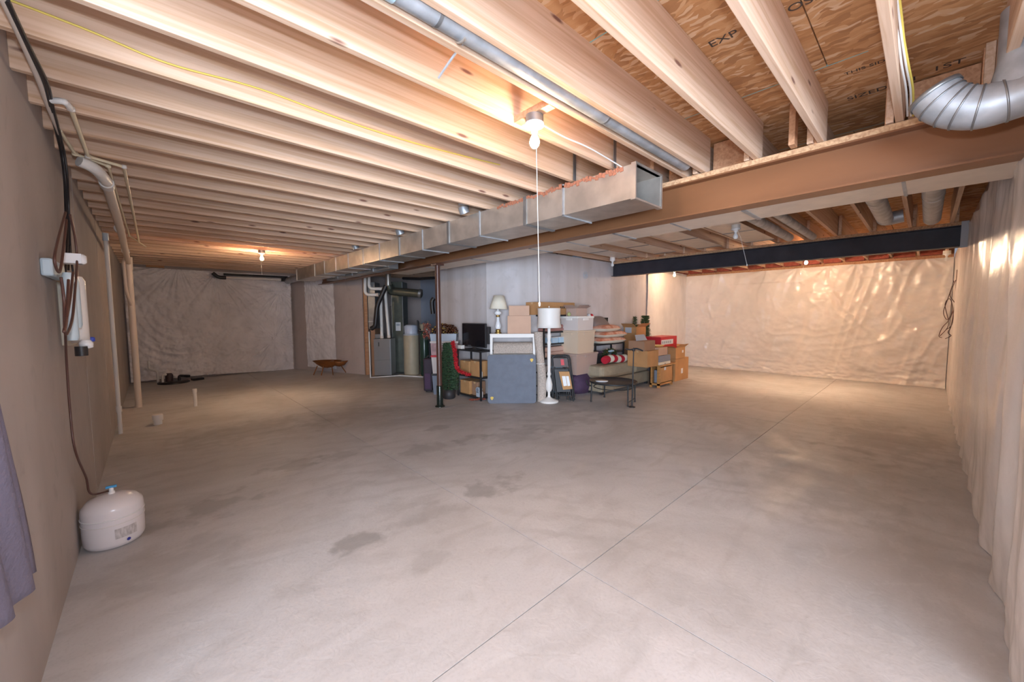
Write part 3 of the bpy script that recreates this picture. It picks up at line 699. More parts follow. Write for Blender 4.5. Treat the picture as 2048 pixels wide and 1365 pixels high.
# label & blue dot wrapped on the shell, facing the camera side
ang0 = math.atan2(-tk.y, -tk.x)
def wrap(a0, a1, z0, z1, r=.1612, n=8):
    mb = MB(); mb.grid(lambda s_, t_: (r * math.cos(a0 + (a1 - a0) * s_), r * math.sin(a0 + (a1 - a0) * s_), z0 + (z1 - z0) * t_), n, 1); return mb
wrap(ang0 + .0, ang0 + .75, .075, .145).build('printed_label', mat('label_grey', (.66, .63, .64), .5, var=.35, vscale=70, stretch=(1, 1, .35)), t)
mb = MB(); ac = ang0 + .42
mb.add([(.1615 * math.cos(ac + .07 * math.cos(q)), .1615 * math.sin(ac + .07 * math.cos(q)), .05 + .011 * math.sin(q)) for q in [k * PI / 8 for k in range(16)]], [tuple(range(16))])
mb.build('blue_dot', mat('navy_dot', (.03, .04, .3), .4), t)
# floor stubs
q = Pz(391, 813); t = thing('pipe_stub', 'tall thin white pipe stub rising from the bare floor', 'pipe', q)
MB().lathe([(.028, 0), (.028, .27)], n=16).build('pipe', 'pvc', t); MB().lathe([(.033, .25), (.034, .31), (.028, .315)], n=16).build('cap', 'pvc', t)
q = Pz(316, 849); t = thing('pipe_stub', 'short wide white capped pipe stub on the floor by the left wall', 'pipe', q)
MB().lathe([(.05, 0), (.05, .08)], n=20).build('pipe', 'pvc', t); MB().lathe([(.062, .06), (.064, .14), (.058, .148), (.04, .15)], n=20).build('cap', 'pvc', t)
# sump pump clutter in far-left corner
q = Pz(318, 757); q = Vector((.35, 12.3, 0))
t = thing('sump_pit', 'dark sump lid with pump parts and white fittings in the far left corner', 'sump', q)
MB().lathe([(.30, 0), (.30, .03), (.26, .05), (.001, .05)], n=28).build('lid', 'cable', t)
MB().lathe([(.07, .05), (.075, .2), (.05, .24)], (-.08, 0, 0), 14).build('pump_head', mat('dark_rubber', (.05, .03, .035), .5), t)
MB().tube(bend([(.1, 0, .05), (.1, 0, .16), (.3, .1, .12)], .04), .03, 10).build('discharge_hose', 'cable', t)
MB().tube(bend([(-.28, .1, 0), (-.28, .1, .3), (-.42, .2, .34), (-.42, .2, .55)], .05), .025, 10).build('white_riser', 'pvc', t)
MB().tube(bend([(-.2, -.1, .05), (-.2, -.1, .22), (-.05, .05, .2)], .05), .025, 10).build('white_elbow', 'pvc', t)
MB().box((.45, .1, .03), (.22, .16, .05), .3).build('rubber_mat', 'cable', t)

# draped cloth at the near left
t = thing('hanging_cloth', 'slate violet cloth hanging on the left wall at the picture edge', 'cloth', (XL + .03, 1.95, 0))
def cl_(s_, t_):
    y = -.55 + .9 * s_; wv_ = .03 * math.sin(s_ * 26 + t_ * 2) + .02 * math.sin(s_ * 11)
    zb = .62 + .1 * (s_ < 1) * (1 - s_) ; wdt = 1 - .35 * t_
    return (.03 + wv_ * .6, -.55 + .9 * s_ * wdt, zb + (1.45 - zb) * t_)
mb = MB(); mb.grid(cl_, 60, 20); mb.build('cloth_panel', 'cloth', t, solid=.004)
MB().tube([(.0, -.6, 1.47), (.0, .1, 1.47)], .008, 8).build('rod', 'galvd', t)

# wire coil at the right corner
rw = random.Random(4)
t = thing('wire_coil', 'tangled dark wire coil hanging at the right end of the back wall', 'wire', (10.4, YN + .1, 1.9))
cp = [(1908, 562), (1895, 600), (1887, 625), (1895, 640), (1905, 620), (1900, 598), (1890, 610), (1897, 650), (1880, 672), (1892, 660), (1905, 645), (1912, 575)]
MB().tube(path([Px(x_, y, 10.4) for x_, y in cp], 6), .0055, 6).build('wire_loop', 'tube', t, True)
cp = [(1912, 560), (1900, 590), (1910, 610), (1898, 640), (1885, 655), (1878, 672), (1884, 676)]
MB().tube(path([Px(x_, y, 10.35) for x_, y in cp], 6), .0055, 6).build('wire_tail', 'tube', t, True)
cp = [(1914, 540), (1910, 600), (1903, 650), (1896, 665), (1902, 672), (1890, 678)]
MB().tube(path([Px(x_, y, 10.3) for x_, y in cp], 6), .0055, 6).build('wire_tail', 'tube', t, True)
#PILE
# ------------------------------------------------------------------ MECHANICAL ROOM
CAMRZ = YAW - PI / 2                      # local x to the right, local y away, for things that face the room's near corner
M['card'] = mat('kraft_cardboard', (.52, .27, .11), .8, var=.15, vscale=4)
M['cardd'] = mat('brown_cardboard', (.36, .20, .12), .8, var=.15, vscale=4)
M['cardp'] = mat('pinkish_cardboard', (.60, .38, .27), .8, var=.08, vscale=4)
M['tape'] = mat('packing_tape', (.58, .38, .2), .25)
M['paper'] = mat('white_label', (.75, .75, .76), .5)
M['black'] = mat('black_powdercoat', (.02, .02, .022), .45)
M['blackm'] = mat('matte_black_plastic', (.03, .028, .03), .55)
M['furn'] = mat('grey_furnace_enamel', (.26, .26, .27), .4, .3)
M['olive'] = mat('olive_grey_sheet_metal', (.15, .16, .13), .35, .6, var=.3, vscale=4)
M['tanc'] = mat('tan_insulated_jacket', (.50, .43, .31), .5, var=.1)
M['gtank'] = mat('dark_green_fibreglass', (.03, .06, .045), .25)
M['green'] = mat('artificial_fir', (.035, .075, .03), .8)
M['green2'] = mat('dark_artificial_fir', (.05, .07, .02), .8)
M['red'] = mat('bright_red', (.55, .02, .03), .5)
M['clear'] = mat('milky_clear_plastic', (.62, .55, .52), .3, spec=.5)
M['pinkc'] = mat('pinkish_clear_plastic', (.55, .33, .33), .3, var=.4, vscale=7)
M['copper'] = mat('rusty_copper', (.36, .13, .035), .5, .4, var=.4, vscale=5)
M['cream'] = mat('cream_linen', (.74, .68, .56), .85, bump=.1, bscale=80)
M['white'] = mat('white_paint', (.78, .74, .70), .5)
M['brass'] = mat('aged_brass', (.40, .26, .08), .35, .8)
M['tblue'] = mat('blue_grey_vinyl', (.125, .14, .18), .6, bump=.15, bscale=120, var=.12, vscale=8)
M['gold'] = mat('yellow_gold_mark', (.65, .42, .03), .5)
M['tan'] = mat('tan_plastic', (.60, .46, .34), .5)
M['tanp'] = mat('rosy_tan_plastic', (.44, .31, .26), .5)
M['slate'] = mat('slate_plastic', (.20, .22, .27), .5)
M['rug'] = mat('speckled_beige_rug', (.60, .50, .43), .95, bump=.6, bscale=90, var=.35, vscale=60)
M['taupe'] = mat('taupe_upholstery', (.36, .29, .20), .95, bump=.4, bscale=70, var=.12, vscale=12)
M['orange'] = mat('burnt_orange_cloth', (.52, .11, .03), .9, bump=.3, bscale=40, var=.5, vscale=6, col2=(.75, .45, .33))
M['peach'] = mat('peach_blanket', (.60, .38, .30), .95, bump=.3, bscale=60)
M['rose'] = mat('dusty_rose_cloth', (.38, .18, .15), .95, bump=.3, bscale=60)
M['purple'] = mat('dark_purple_fabric', (.07, .035, .075), .8, bump=.4, bscale=30)
M['oak'] = mat('honey_oak', (.55, .27, .09), .45, var=.2, vscale=3, stretch=(1, 1, 8))
M['bluegl'] = mat('pale_blue_plastic2', (.42, .55, .66), .4)
M['grayc'] = mat('cool_grey_card', (.40, .44, .50), .7)

t = thing('furnace', 'grey upright furnace cabinet with panel doors standing before the tan tank', 'furnace', Pz(766, 753), CAMRZ)
k = 10.15 / FPX
MB().b2((-17 * k, 0, .02), (17 * k, .42, 75 * k)).build('cabinet', 'furn', t, bevel=.01)
MB().b2((-16 * k, -.012, .06), (16 * k, 0, 32 * k)).build('lower_door', 'furn', t, bevel=.006)
MB().b2((-16 * k, -.012, 33 * k), (16 * k, 0, 73 * k)).build('upper_door', 'furn', t, bevel=.006)
MB().b2((-7 * k, -.02, 60 * k), (-5.5 * k, -.012, 68 * k)).build('door_handle', 'blackm', t)
MB().b2((-26 * k, .15, 0), (-17.3 * k, .6, 95 * k)).build('return_drop', 'cardd', t)
MB().b2((-28 * k, .1, 95 * k), (-14 * k, .5, 2.45)).build('return_plenum', 'galvd', t)
MB().b2((-29 * k, .08, 108 * k), (-10 * k, .1, 110 * k)).build('plenum_flange', 'galvr', t)
MB().b2((-30 * k, .12, 55 * k), (-27 * k, .15, 74 * k)).build('yellow_tag', mat('yellow_tag', (.6, .42, .05), .6), t)
MB().b2((-17 * k, .1, 75.1 * k), (-5 * k, .5, 84 * k)).build('gas_valve_box', 'furn', t, bevel=.02)
q0 = Pd(797, 750, 10.6)
t = thing('air_plenum', 'tall olive grey sheet-metal plenum with a white notice right of the furnace', 'duct', Vector((q0.x, q0.y, 0)), CAMRZ)
k = 10.6 / FPX
MB().b2((-10 * k, 0, .02), (12 * k, .5, 2.5)).build('plenum_body', 'olive', t)
MB().b2((-13.5 * k, .02, 35 * k), (-10.2 * k, .3, 135 * k)).build('dark_side_slot', 'blackm', t)
MB().b2((-10.5 * k, -.01, 0), (-9.5 * k, 0, 2.48)).b2((11.5 * k, -.01, 0), (12.5 * k, 0, 2.48)).build('corner_seam', 'galvd', t)
MB().b2((-3 * k, -.006, 85 * k), (7 * k, 0, 102 * k)).build('white_notice', 'paper', t)
MB().b2((-1.5 * k, -.008, 95 * k), (5.5 * k, -.006, 99 * k)).build('notice_heading', 'grayc', t)
t = thing('flue_duct', 'shiny vertical flue turning into a dark horizontal round duct over the tanks', 'duct', Pd(778, 575, 10.2))
MB().tube([Pd(777, 585, 10.2), Pd(776, 549, 10.2)], 5.5 * 10.2 / FPX, 18).build('vertical_flue', 'galv', t, True)
MB().tube(bend([Pd(778, 572, 10.2), Pd(782, 583, 10.2), Pd(842, 588, 10.0)], .1), 8 * 10.2 / FPX, 18).build('horizontal_duct', 'olive', t, True)
MB().tube([Pd(838, 587, 10.0), Pd(843, 588, 10.0)], 8.8 * 10.1 / FPX, 18).build('end_ring', 'galvd', t, True)
t = thing('flex_hose', 'thick black flexible hose hanging beside the white furnace pipes', 'hose', Pd(746, 658, 9.9))
MB().tube(path([Pd(772, 572, 9.9), Pd(763, 592, 9.9), Pd(755, 612, 9.9), Pd(752, 636, 9.9), Pd(750, 652, 9.9), Pd(742, 658, 9.9)], 6), .058, 12).build('corrugated_hose', 'cable', t, True)
for k_, (pts, lab) in enumerate((([(730, 540), (730, 590), (757, 590)], 'outer white L-shaped vent pipe above the furnace'), ([(738, 540), (738, 578), (768, 578)], 'inner white L-shaped vent pipe above the furnace'),
                 ([(761, 588), (764, 677)], 'left straight white pipe entering the furnace top'), ([(770, 580), (778, 676)], 'right straight white pipe entering the furnace top'))):
    t = thing('vent_pipe', lab, 'pipe', Pd(*pts[-1], 10.02 + .02 * k_))
    MB().tube(bend([Pd(a, b2_, 10.02 + .02 * k_) for a, b2_ in pts], .12), .040, 12).build('pipe', 'pvc', t, True)
    MB().tube([Pd(pts[-1][0], pts[-1][1], 10.02 + .02 * k_), Pd(pts[-1][0] - (4 if k_ < 2 else .3), pts[-1][1] - (0 if k_ < 2 else 5), 10.02 + .02 * k_)], .048, 12).build('coupling', 'pvcb', t, True)
q0 = Pz(824, 749); k = depth(q0) / FPX
t = thing('water_tank', 'tall tan jacketed cylinder with a pale translucent shroud, in the mechanical nook', 'tank', q0)
MB().lathe([(14.5 * k, .0), (15 * k, .03), (15 * k, 80 * k), (14 * k, 82 * k)], n=28).build('jacket', 'tanc', t)
MB().lathe([(13 * k, 82 * k), (13.5 * k, 97 * k), (9 * k, 100 * k), (.001, 100 * k)], n=28).build('top_shroud', 'plastic_b', t)
MB().lathe([(15.1 * k, 79 * k), (15.4 * k, 80 * k), (15.1 * k, 82 * k)], n=28).build('rim', 'grayc', t)
q0 = Pz(850, 752); k = depth(q0) / FPX
t = thing('softener_tank', 'slim dark green tank with beige valve head beside the tan cylinder', 'tank', q0)
MB().lathe([(7 * k, 0), (8.6 * k, .05), (8.6 * k, 82 * k), (6 * k, 89 * k), (2 * k, 91 * k)], n=24).build('vessel', 'gtank', t)
MB().b2((-7 * k, -.06, 91 * k), (7 * k, .12, 105 * k)).build('valve_head', 'tanc', t, bevel=.02)
MB().tube(bend([(-5 * k, 0, 93 * k), (-12 * k, 0, 94 * k), (-14 * k, 0, 112 * k)], .05), .02, 8).tube([(-10 * k, .03, 93 * k), (-11 * k, .03, 110 * k)], .02, 8).build('black_ports', 'blackm', t)
run('condensate_line', 'thin white drain tube rising by the furnace and along the floor of the nook', 'pipe', [Pd(738, 664, 9.75), Pz(741, 758) + Vector((0, 0, .03)), Pz(800, 753) + Vector((0, 0, .02)), Pz(846, 756) + Vector((0, 0, .02))], .018, 'pvc', False)
run('refrigerant_line', 'thin black pipe running high along the nook to the post', 'pipe', [Pd(806, 557, 10.3), Pd(840, 558, 10.0), Pd(870, 556, 9.8)], .035, 'cable', False)
t = thing('wall_flex', 'short black elbowed hose behind the support post', 'hose', Pd(866, 630, 9.0))
MB().tube(path([Pd(868, 597, 9.), Pd(864, 605, 9.), Pd(866, 628, 9.)], 6), .05, 10).build('hose', 'cable', t, True)
# rust-copper fire bowl on legs
q0 = Pd(655, 742, 10.45); q0.z = 0; k = 10.45 / FPX
t = thing('fire_bowl', 'rusty copper bowl on thin splayed legs before the angled wall', 'bowl', q0, CAMRZ)
MB().lathe([(.001, 12.5 * k), (10 * k, 14 * k), (20 * k, 20 * k), (28 * k, 27 * k), (29 * k, 27.5 * k), (19 * k, 21 * k), (.001, 15 * k)], n=32, sy=.55).build('bowl', 'copper', t)
MB().lathe([(.001, 14 * k), (10 * k, 17 * k), (17 * k, 26 * k), (16 * k, 26.5 * k), (.001, 16 * k)], (21 * k, .1, 0), 24).build('side_bowl', 'copper', t)
for x_, y in ((-21, -.12), (-4, -.18), (15, -.12), (29, .15)):
    MB().tube([(x_ * .8 * k, y * .7, 18 * k), (x_ * 1.08 * k, y * 1.3, 0)], .013, 8).build('leg', 'copper', t)

# ------------------------------------------------------------------ STORAGE PILE
def wbox(xl, xe, xr, yt, yb, D, z0=None, dy=None):
    """box squared to the walls: near vertical edge at pixel xe, faces running to xl and xr"""
    Nn = Pd(xe, yb, D); top = Pd(xe, yt, D).z
    ly = dy or max(.03, Px(xl, yb, Nn.x).y - Nn.y); lx = max(.03, Py(xr, yb, Nn.y).x - Nn.x)
    if z0 is None: z0 = Nn.z
    return Vector((Nn.x + lx / 2, Nn.y + ly / 2, z0)), lx, ly, top - z0
TOP = {}
def hollow_tub(mb, lx, ly, h, th, taper=.92):
    a, c = lx / 2, ly / 2
    o0 = [(-a * taper, -c * taper, 0), (a * taper, -c * taper, 0), (a * taper, c * taper, 0), (-a * taper, c * taper, 0)]
    o1 = [(-a, -c, h), (a, -c, h), (a, c, h), (-a, c, h)]
    i1 = [(x_ * (1 - th / a), y * (1 - th / c), h) for x_, y, z in o1]; i0 = [(x_ * (1 - th / a), y * (1 - th / c), th) for x_, y, z in o0]
    mb.add(o0 + o1 + i1 + i0, [(3, 2, 1, 0)] + [(i, (i + 1) % 4, 4 + (i + 1) % 4, 4 + i) for i in range(4)] + [(4 + i, 4 + (i + 1) % 4, 8 + (i + 1) % 4, 8 + i) for i in range(4)] + [(8 + i, 8 + (i + 1) % 4, 12 + (i + 1) % 4, 12 + i) for i in range(4)] + [(12, 13, 14, 15)])
    return mb
def carton(label, geo, m_='card', flaps=False, tape=True, lab=None, group=None, rz=0, cat='box', tapes='-y', name='cardboard_box'):
    p, lx, ly, h = geo
    t = thing(name, label, cat, p, rz, group)
    if flaps:
        hollow_tub(MB(), lx, ly, h, .006, 1.).build('carton_body', m_, t)
        for (sx_, sy_) in ((1, 0), (-1, 0), (0, 1), (0, -1)):
            mb = MB(); Lf = min(lx, ly) * .45; an = random.uniform(.25, .7)
            if sx_: o = Vector((sx_ * lx / 2, 0, h)); e_ = Vector((sx_ * math.cos(an), 0, math.sin(an))) * Lf; w_ = Vector((0, ly / 2 * .97, 0))
            else: o = Vector((0, sy_ * ly / 2, h)); e_ = Vector((0, sy_ * math.cos(an), math.sin(an))) * Lf; w_ = Vector((lx / 2 * .97, 0, 0))
            n_ = e_.cross(w_).normalized() * .004
            vs_ = [o - w_, o + w_, o + w_ + e_, o - w_ + e_]; vs_ = vs_ + [q + n_ for q in vs_]
            mb.add(vs_, [(3, 2, 1, 0), (4, 5, 6, 7), (0, 1, 5, 4), (1, 2, 6, 5), (2, 3, 7, 6), (3, 0, 4, 7)]); mb.build('flap', m_, t)
    else:
        MB().b2((-lx / 2, -ly / 2, 0), (lx / 2, ly / 2, h - .005)).build('carton_body', m_, t, bevel=.004)
        MB().b2((-lx / 2, -ly / 2, h - .005), (lx / 2, -.003, h)).build('flap', m_, t)
        MB().b2((-lx / 2, .003, h - .005), (lx / 2, ly / 2, h)).build('flap', m_, t)
        if tape: MB().b2((-lx / 2 - .001, -.025, h - .04), (lx / 2 + .001, .025, h + .0012)).build('tape_strip', 'tape', t)
    if lab:
        side, u, v, w_, hh, lm = lab
        if side == 'x': MB().b2((-lx / 2 - .002, -ly / 2 + ly * u - w_ / 2, h * v - hh / 2), (-lx / 2, -ly / 2 + ly * u + w_ / 2, h * v + hh / 2)).build('label', lm, t)
        else: MB().b2((-lx / 2 + lx * u - w_ / 2, -ly / 2 - .002, h * v - hh / 2), (-lx / 2 + lx * u + w_ / 2, -ly / 2, h * v + hh / 2)).build('label', lm, t)
    return t
def tote(label, geo, body, lid, taper=.88, ribs=True, group=None):
    p, lx, ly, h = geo
    t = thing('storage_tote', label, 'storage box', p, 0, group); hl = min(.04, h * .15)
    hollow_tub(MB(), lx, ly, h - hl, .006, taper).build('tub', body, t)
    MB().b2((-lx / 2 - .012, -ly / 2 - .012, h - hl), (lx / 2 + .012, ly / 2 + .012, h)).build('lid', lid, t, bevel=.008)
    MB().b2((-lx / 2 - .014, -.07, h - hl * 2), (-lx / 2 + .01, .07, h - hl)).build('handle', lid, t, bevel=.004)
    MB().b2((-.08, -ly / 2 - .014, h - hl * 2), (.08, -ly / 2 + .01, h - hl)).build('handle', lid, t, bevel=.004)
    return t
def shelfunit(name, label, p, lx, ly, zs, m_, r=.015):
    t = thing(name, label, 'shelf', p)
    for sx_ in (-1, 1):
        for sy_ in (-1, 1): MB().b2((sx_ * lx / 2 - r, sy_ * ly / 2 - r, 0), (sx_ * lx / 2 + r, sy_ * ly / 2 + r, zs[-1])).build('upright', m_, t)
    for z in zs: MB().b2((-lx / 2, -ly / 2, z - .03), (lx / 2, ly / 2, z)).build('shelf_board', m_, t, bevel=.003)
    return t
def fir(name, label, p, h, r, m_, n=1500, seed=1, tip=True, parts_pot=None, cyl=False):
    t = thing(name, label, 'tree', p); rn = random.Random(seed); z0 = 0.
    if parts_pot:
        MB().lathe([(parts_pot[0] * .8, 0), (parts_pot[0], parts_pot[1] * .1), (parts_pot[0], parts_pot[1]), (parts_pot[0] * .9, parts_pot[1])], n=20).build('pot', 'blackm', t); z0 = parts_pot[1] * .9
    MB().tube([(0, 0, z0), (0, 0, z0 + h * .97)], .015, 8).build('trunk', 'tube', t)
    mb = MB()
    for i in range(n):
        v = rn.random() ** .8; a = rn.random() * 2 * PI
        R_ = r * ((1 - v) * .85 + .15 if not cyl else 1.05 - .9 * max(0, v - .35)) * (.5 + .55 * rn.random())
        c = Vector((math.cos(a) * R_, math.sin(a) * R_, z0 + h * v)); b_ = Vector((math.cos(a) * R_ * .25, math.sin(a) * R_ * .25, z0 + h * v - .01))
        d = (c - b_).normalized(); s_ = Vector((-d.y, d.x, rn.uniform(-.4, .4))).normalized()
        for q in range(4):
            f = .4 + .6 * q / 3; pp = b_.lerp(c, f); L_ = .035 + .02 * rn.random(); sg = s_ * (1 if q % 2 else -1) * L_ + d * L_ * .8
            w_ = Vector((0, 0, .006))
            mb.add([pp - w_, pp + sg, pp + w_], [(0, 1, 2)])
    o = mb.build('foliage', m_, t); return t

# left of the post: bags, totes and ornaments
k = 7.8 / FPX; q0 = Pd(856, 786, 7.85); q0.z = 0
t = thing('suitcase', 'dark upright suitcase at the left end of the pile behind the support post', 'suitcase', q0, CAMRZ)
MB().b2((-9 * k, 0, .03), (9 * k, .25, 70 * k)).build('shell', mat('aubergine_nylon', (.035, .022, .035), .7), t, bevel=.03)
MB().b2((-6 * k, -.02, 8 * k), (6 * k, 0, 40 * k)).build('front_pocket', 'purple', t, bevel=.01)
for s_ in (-1, 1): MB().tube([(s_ * 5 * k - .01, .1, .03), (s_ * 5 * k + .01, .1, .03)], .03, 12).build('wheel', 'blackm', t)
MB().tube(bend([(-3 * k, .12, 70 * k), (-3 * k, .12, 74 * k), (3 * k, .12, 74 * k), (3 * k, .12, 70 * k)], .02), .01, 8).build('handle', 'blackm', t)
def cbox(x0, x1, yt, yb, D, dep, z0=None):
    a, b_ = Pd(x0, yb, D), Pd(x1, yb, D); c = (a + b_) / 2 + FH * dep / 2; z = a.z if z0 is None else z0
    return Vector((c.x, c.y, z)), (b_ - a).length, dep, Pd((x0 + x1) / 2, yt, D).z - z
zt = [0]
g1 = cbox(863, 912, 748, 0, 7.62, .32, 0)
def stackbox(x0, x1, yt, D, dep):
    g_ = cbox(x0, x1, yt, 740, D, dep, zt[0]); zt[0] += g_[3] + .001; return g_
def ctote(label, g_, body, lid, taper=.9):
    t = tote(label, g_, body, lid, taper); t.rotation_euler = (0, 0, CAMRZ); return t
zt[0] = 0
ctote('slate blue tote at the bottom of the Christmas stack behind the small fir tree', stackbox(864, 908, 748, 7.66, .34), 'slate', 'blackm')
ctote('milky clear tote with a bright red lid in the Christmas stack', stackbox(863, 910, 711, 7.66, .34), 'clear', 'red')
ctote('pinkish see-through tote second from the top of the Christmas stack', stackbox(862, 916, 683, 7.66, .34), 'pinkc', 'clear', .96)
p_, lx, ly, h = stackbox(861, 914, 668, 7.66, .34)
t = thing('ornament_bin', 'clear bin heaped with brown and gold ornaments on top of the Christmas stack', 'bin', p_, CAMRZ)
hollow_tub(MB(), lx, ly, h, .006, .95).build('tub', 'grayc', t)
rn = random.Random(2); ob = MB(); og = MB()
for i in range(170):
    x_, y = rn.uniform(-.46, .46) * lx, rn.uniform(-.42, .42) * ly; z = h * .4 + rn.random() * (h * .6 + .19 * (1 - (2 * x_ / lx) ** 4))
    (ob if i % 4 else og).lathe([(.001, -.025), (.018, -.018), (.026, 0), (.018, .018), (.001, .025)], (x_, y, z), 8)
o1 = ob.build('ornaments', mat('bronze_baubles', (.13, .045, .02), .25, .5, var=.5, vscale=20), t); o1['kind'] = 'stuff'
o1 = og.build('gold_ornaments', 'brass', t); o1['kind'] = 'stuff'
# clear bag left of the post
q0 = Pd(866, 668, 7.45)
t = thing('ornament_bag', 'clear bag of reddish baubles hanging at the left of the ornament bin', 'bag', (p_.x - .26, p_.y + .24, p_.z + .02), CAMRZ)
mb = MB()
for i in range(60): mb.lathe([(.001, -.022), (.02, 0), (.001, .022)], (rn.uniform(-.07, .07), rn.uniform(-.05, .05), .03 + rn.random() * .3), 7)
o1 = mb.build('baubles', mat('russet_baubles', (.25, .07, .05), .3, .4), t); o1['kind'] = 'stuff'
MB().lathe([(.05, 0), (.09, .05), (.09, .3), (.04, .38)], n=14).build('bag_film', mat('clear_film', (.8, .75, .75), .1, trans=1, alpha=.25), t)
# fir in pot and red garland
q0 = Pd(898, 793, 7.32); q0.z = 0; k = 7.32 / FPX
fir('christmas_tree', 'small potted green fir tree right of the support post', q0, 94 * k, 18 * k, 'green', 1500, 3, parts_pot=(13 * k, 20 * k), cyl=True)
t = thing('garland', 'red garland draped down between the small fir and the television', 'garland', Pd(915, 745, 7.2))
pts = path([Pd(905, 684, 7.2), Pd(909, 700, 7.15), Pd(911, 718, 7.15), Pd(914, 735, 7.15), Pd(922, 744, 7.12), Pd(938, 750, 7.1)], 12)
mb = MB(); rn = random.Random(9)
for p0 in pts:
    for q in range(12):
        d = Vector((rn.uniform(-1, 1), rn.uniform(-1, 1), rn.uniform(-1, 1))).normalized() * .055; s_ = d.orthogonal() * .2
        mb.add([p0 - s_, p0 + d, p0 + s_], [(0, 1, 2)])
mb.build('tinsel', 'red', t, True); MB().tube(pts, .012, 6).build('core', 'red', t, True)

# black shelf with television
Nn = Pd(962, 790, 7.05); yl = Px(917, 790, Nn.x).y; LX = min(.36, XA - Nn.x - .02); LY = yl - Nn.y
zz = [.06, Pd(966, 757, 7.02).z, Pd(966, 703, 7.02).z]; sc = Vector((Nn.x + LX / 2, Nn.y + LY / 2, 0))
shelfunit('tv_shelf', 'low black metal shelf under the television with cartons on two tiers', sc, LX, LY, zz, 'black')
def onshelf(y0, y1, z0, h, dep=.8): # along y fraction
    return (Vector((sc.x, Nn.y + LY * (y0 + y1) / 2, z0 + .001)), LX * dep, LY * (y1 - y0), h)
t = thing('television', 'black flat television standing on the low black shelf', 'television', (sc.x - .02, Nn.y + LY * .52, zz[2] + .001))
W_ = LY * 1.02; Ht = Pd(945, 648, 7.1).z - zz[2]
MB().b2((-.02, -W_ / 2, .045), (.02, W_ / 2, Ht)).build('case', 'blackm', t, bevel=.006)
MB().b2((-.023, -W_ / 2 + .015, .06), (-.0195, W_ / 2 - .015, Ht - .015)).build('screen', mat('dark_glossy_screen', (.012, .01, .012), .12), t)
MB().b2((.0, -W_ / 2 - .06, .12), (.07, -W_ / 2 + .2, Ht - .06)).build('rear_bulge', 'blackm', t, bevel=.01)
MB().b2((-.1, -.16, 0), (.1, .16, .014)).b2((-.015, -.05, .01), (.015, .05, .06)).build('stand', 'blackm', t, bevel=.004)
t = carton('small white box left of the television stand', (Vector((sc.x - .12, Nn.y + LY * .93, zz[2] + .001)), .08, .12, .07), 'white', name='small_box', tape=False)
carton('kraft carton on the upper tier of the black shelf, nearer the fir tree', onshelf(.56, .97, zz[1], .27), 'card')
carton('kraft carton on the upper tier of the black shelf, nearer the folded table', onshelf(.12, .48, zz[1], .29), 'card')
carton('kraft carton on the bottom tier of the black shelf, nearer the fir tree', onshelf(.55, .97, zz[0], .26), 'card')
carton('brown carton on the bottom tier of the black shelf beside the round clock', onshelf(.27, .50, zz[0], .26, .6), 'cardd')
t = thing('wall_clock', 'small round grey clock standing on the bottom tier of the black shelf', 'clock', (sc.x - .10, Nn.y + LY * .17, zz[0] + .001))
MB().tube([(-.05, 0, .13), (-.02, 0, .13)], .055, 20).build('case', 'grayc', t); MB().tube([(-.053, 0, .13), (-.05, 0, .13)], .035, 16).build('dial', 'slate', t); MB().b2((-.05, -.04, 0), (.02, .04, .09)).build('stand', 'grayc', t)
t = thing('spray_bottle', 'white bottle on the upper tier beside the folded table', 'bottle', (sc.x - .13, Nn.y + LY * .04, zz[1] + .001))
MB().lathe([(.02, 0), (.025, .01), (.025, .1), (.01, .12), (.01, .14)], n=12).build('bottle_body', 'white', t); MB().lathe([(.013, .14), (.013, .17)], n=10).build('cap', 'red', t)
t = thing('spray_bottle', 'white bottle on the bottom tier beside the folded table', 'bottle', (sc.x - .13, Nn.y + LY * .03, zz[0] + .001))
MB().lathe([(.02, 0), (.025, .01), (.025, .1), (.01, .12), (.01, .14)], n=12).build('bottle_body', 'clear', t); MB().lathe([(.013, .14), (.013, .17)], n=10).build('cap', 'white', t)
q0 = Pz(955, 803); t = thing('garland', 'short brown-red garland piece lying on the floor under the shelf', 'garland', q0, CAMRZ)
mb = MB(); 
for i in range(140):
    a = rn.uniform(-.14, .14); p0 = Vector((a, .03 * math.sin(a * 20), .03)); d = Vector((rn.uniform(-1, 1), rn.uniform(-1, 1), rn.uniform(-.4, 1))).normalized() * .035; s_ = d.orthogonal() * .2
    mb.add([p0 - s_, p0 + d, p0 + s_], [(0, 1, 2)])
mb.build('tinsel', mat('brown_red_tinsel', (.3, .08, .05), .5), t)

# folded card table leaning on the console
D0 = 6.86; k = D0 / FPX; q0 = Pd(1024, 807, D0); q0.z = 0
t = thing('folding_table', 'blue-grey square folding table standing on edge against the white console', 'table', q0, CAMRZ)
hw, ht = 49 * k, 98 * k; lean = .1
def rrect(w_, h_, r, n=5):
    out = []
    for cx, cz, a0 in ((w_ - r, h_ - r, 0), (-w_ + r, h_ - r, PI / 2), (-w_ + r, r, PI), (w_ - r, r, 1.5 * PI)):
        for i in range(n + 1): a = a0 + PI / 2 * i / n; out.append((cx + r * math.cos(a), cz + r * math.sin(a)))
    return out
def slab_(pl, y0, y1, lean):
    n = len(pl); mb = MB(); f = lambda x_, z, y: (x_, y + z * lean, z)
    mb.add([f(x_, z, y0) for x_, z in pl] + [f(x_, z, y1) for x_, z in pl], [tuple(range(n))[::-1], tuple(range(n, 2 * n))] + [(i, (i + 1) % n, n + (i + 1) % n, n + i) for i in range(n)]); return mb
slab_(rrect(hw, ht, .05), 0, .03, lean).build('table_top', 'tblue', t, bevel=.003)
slab_(rrect(hw + .004, ht + .003, .055), .006, .024, lean).build('edge_rim', 'black', t)
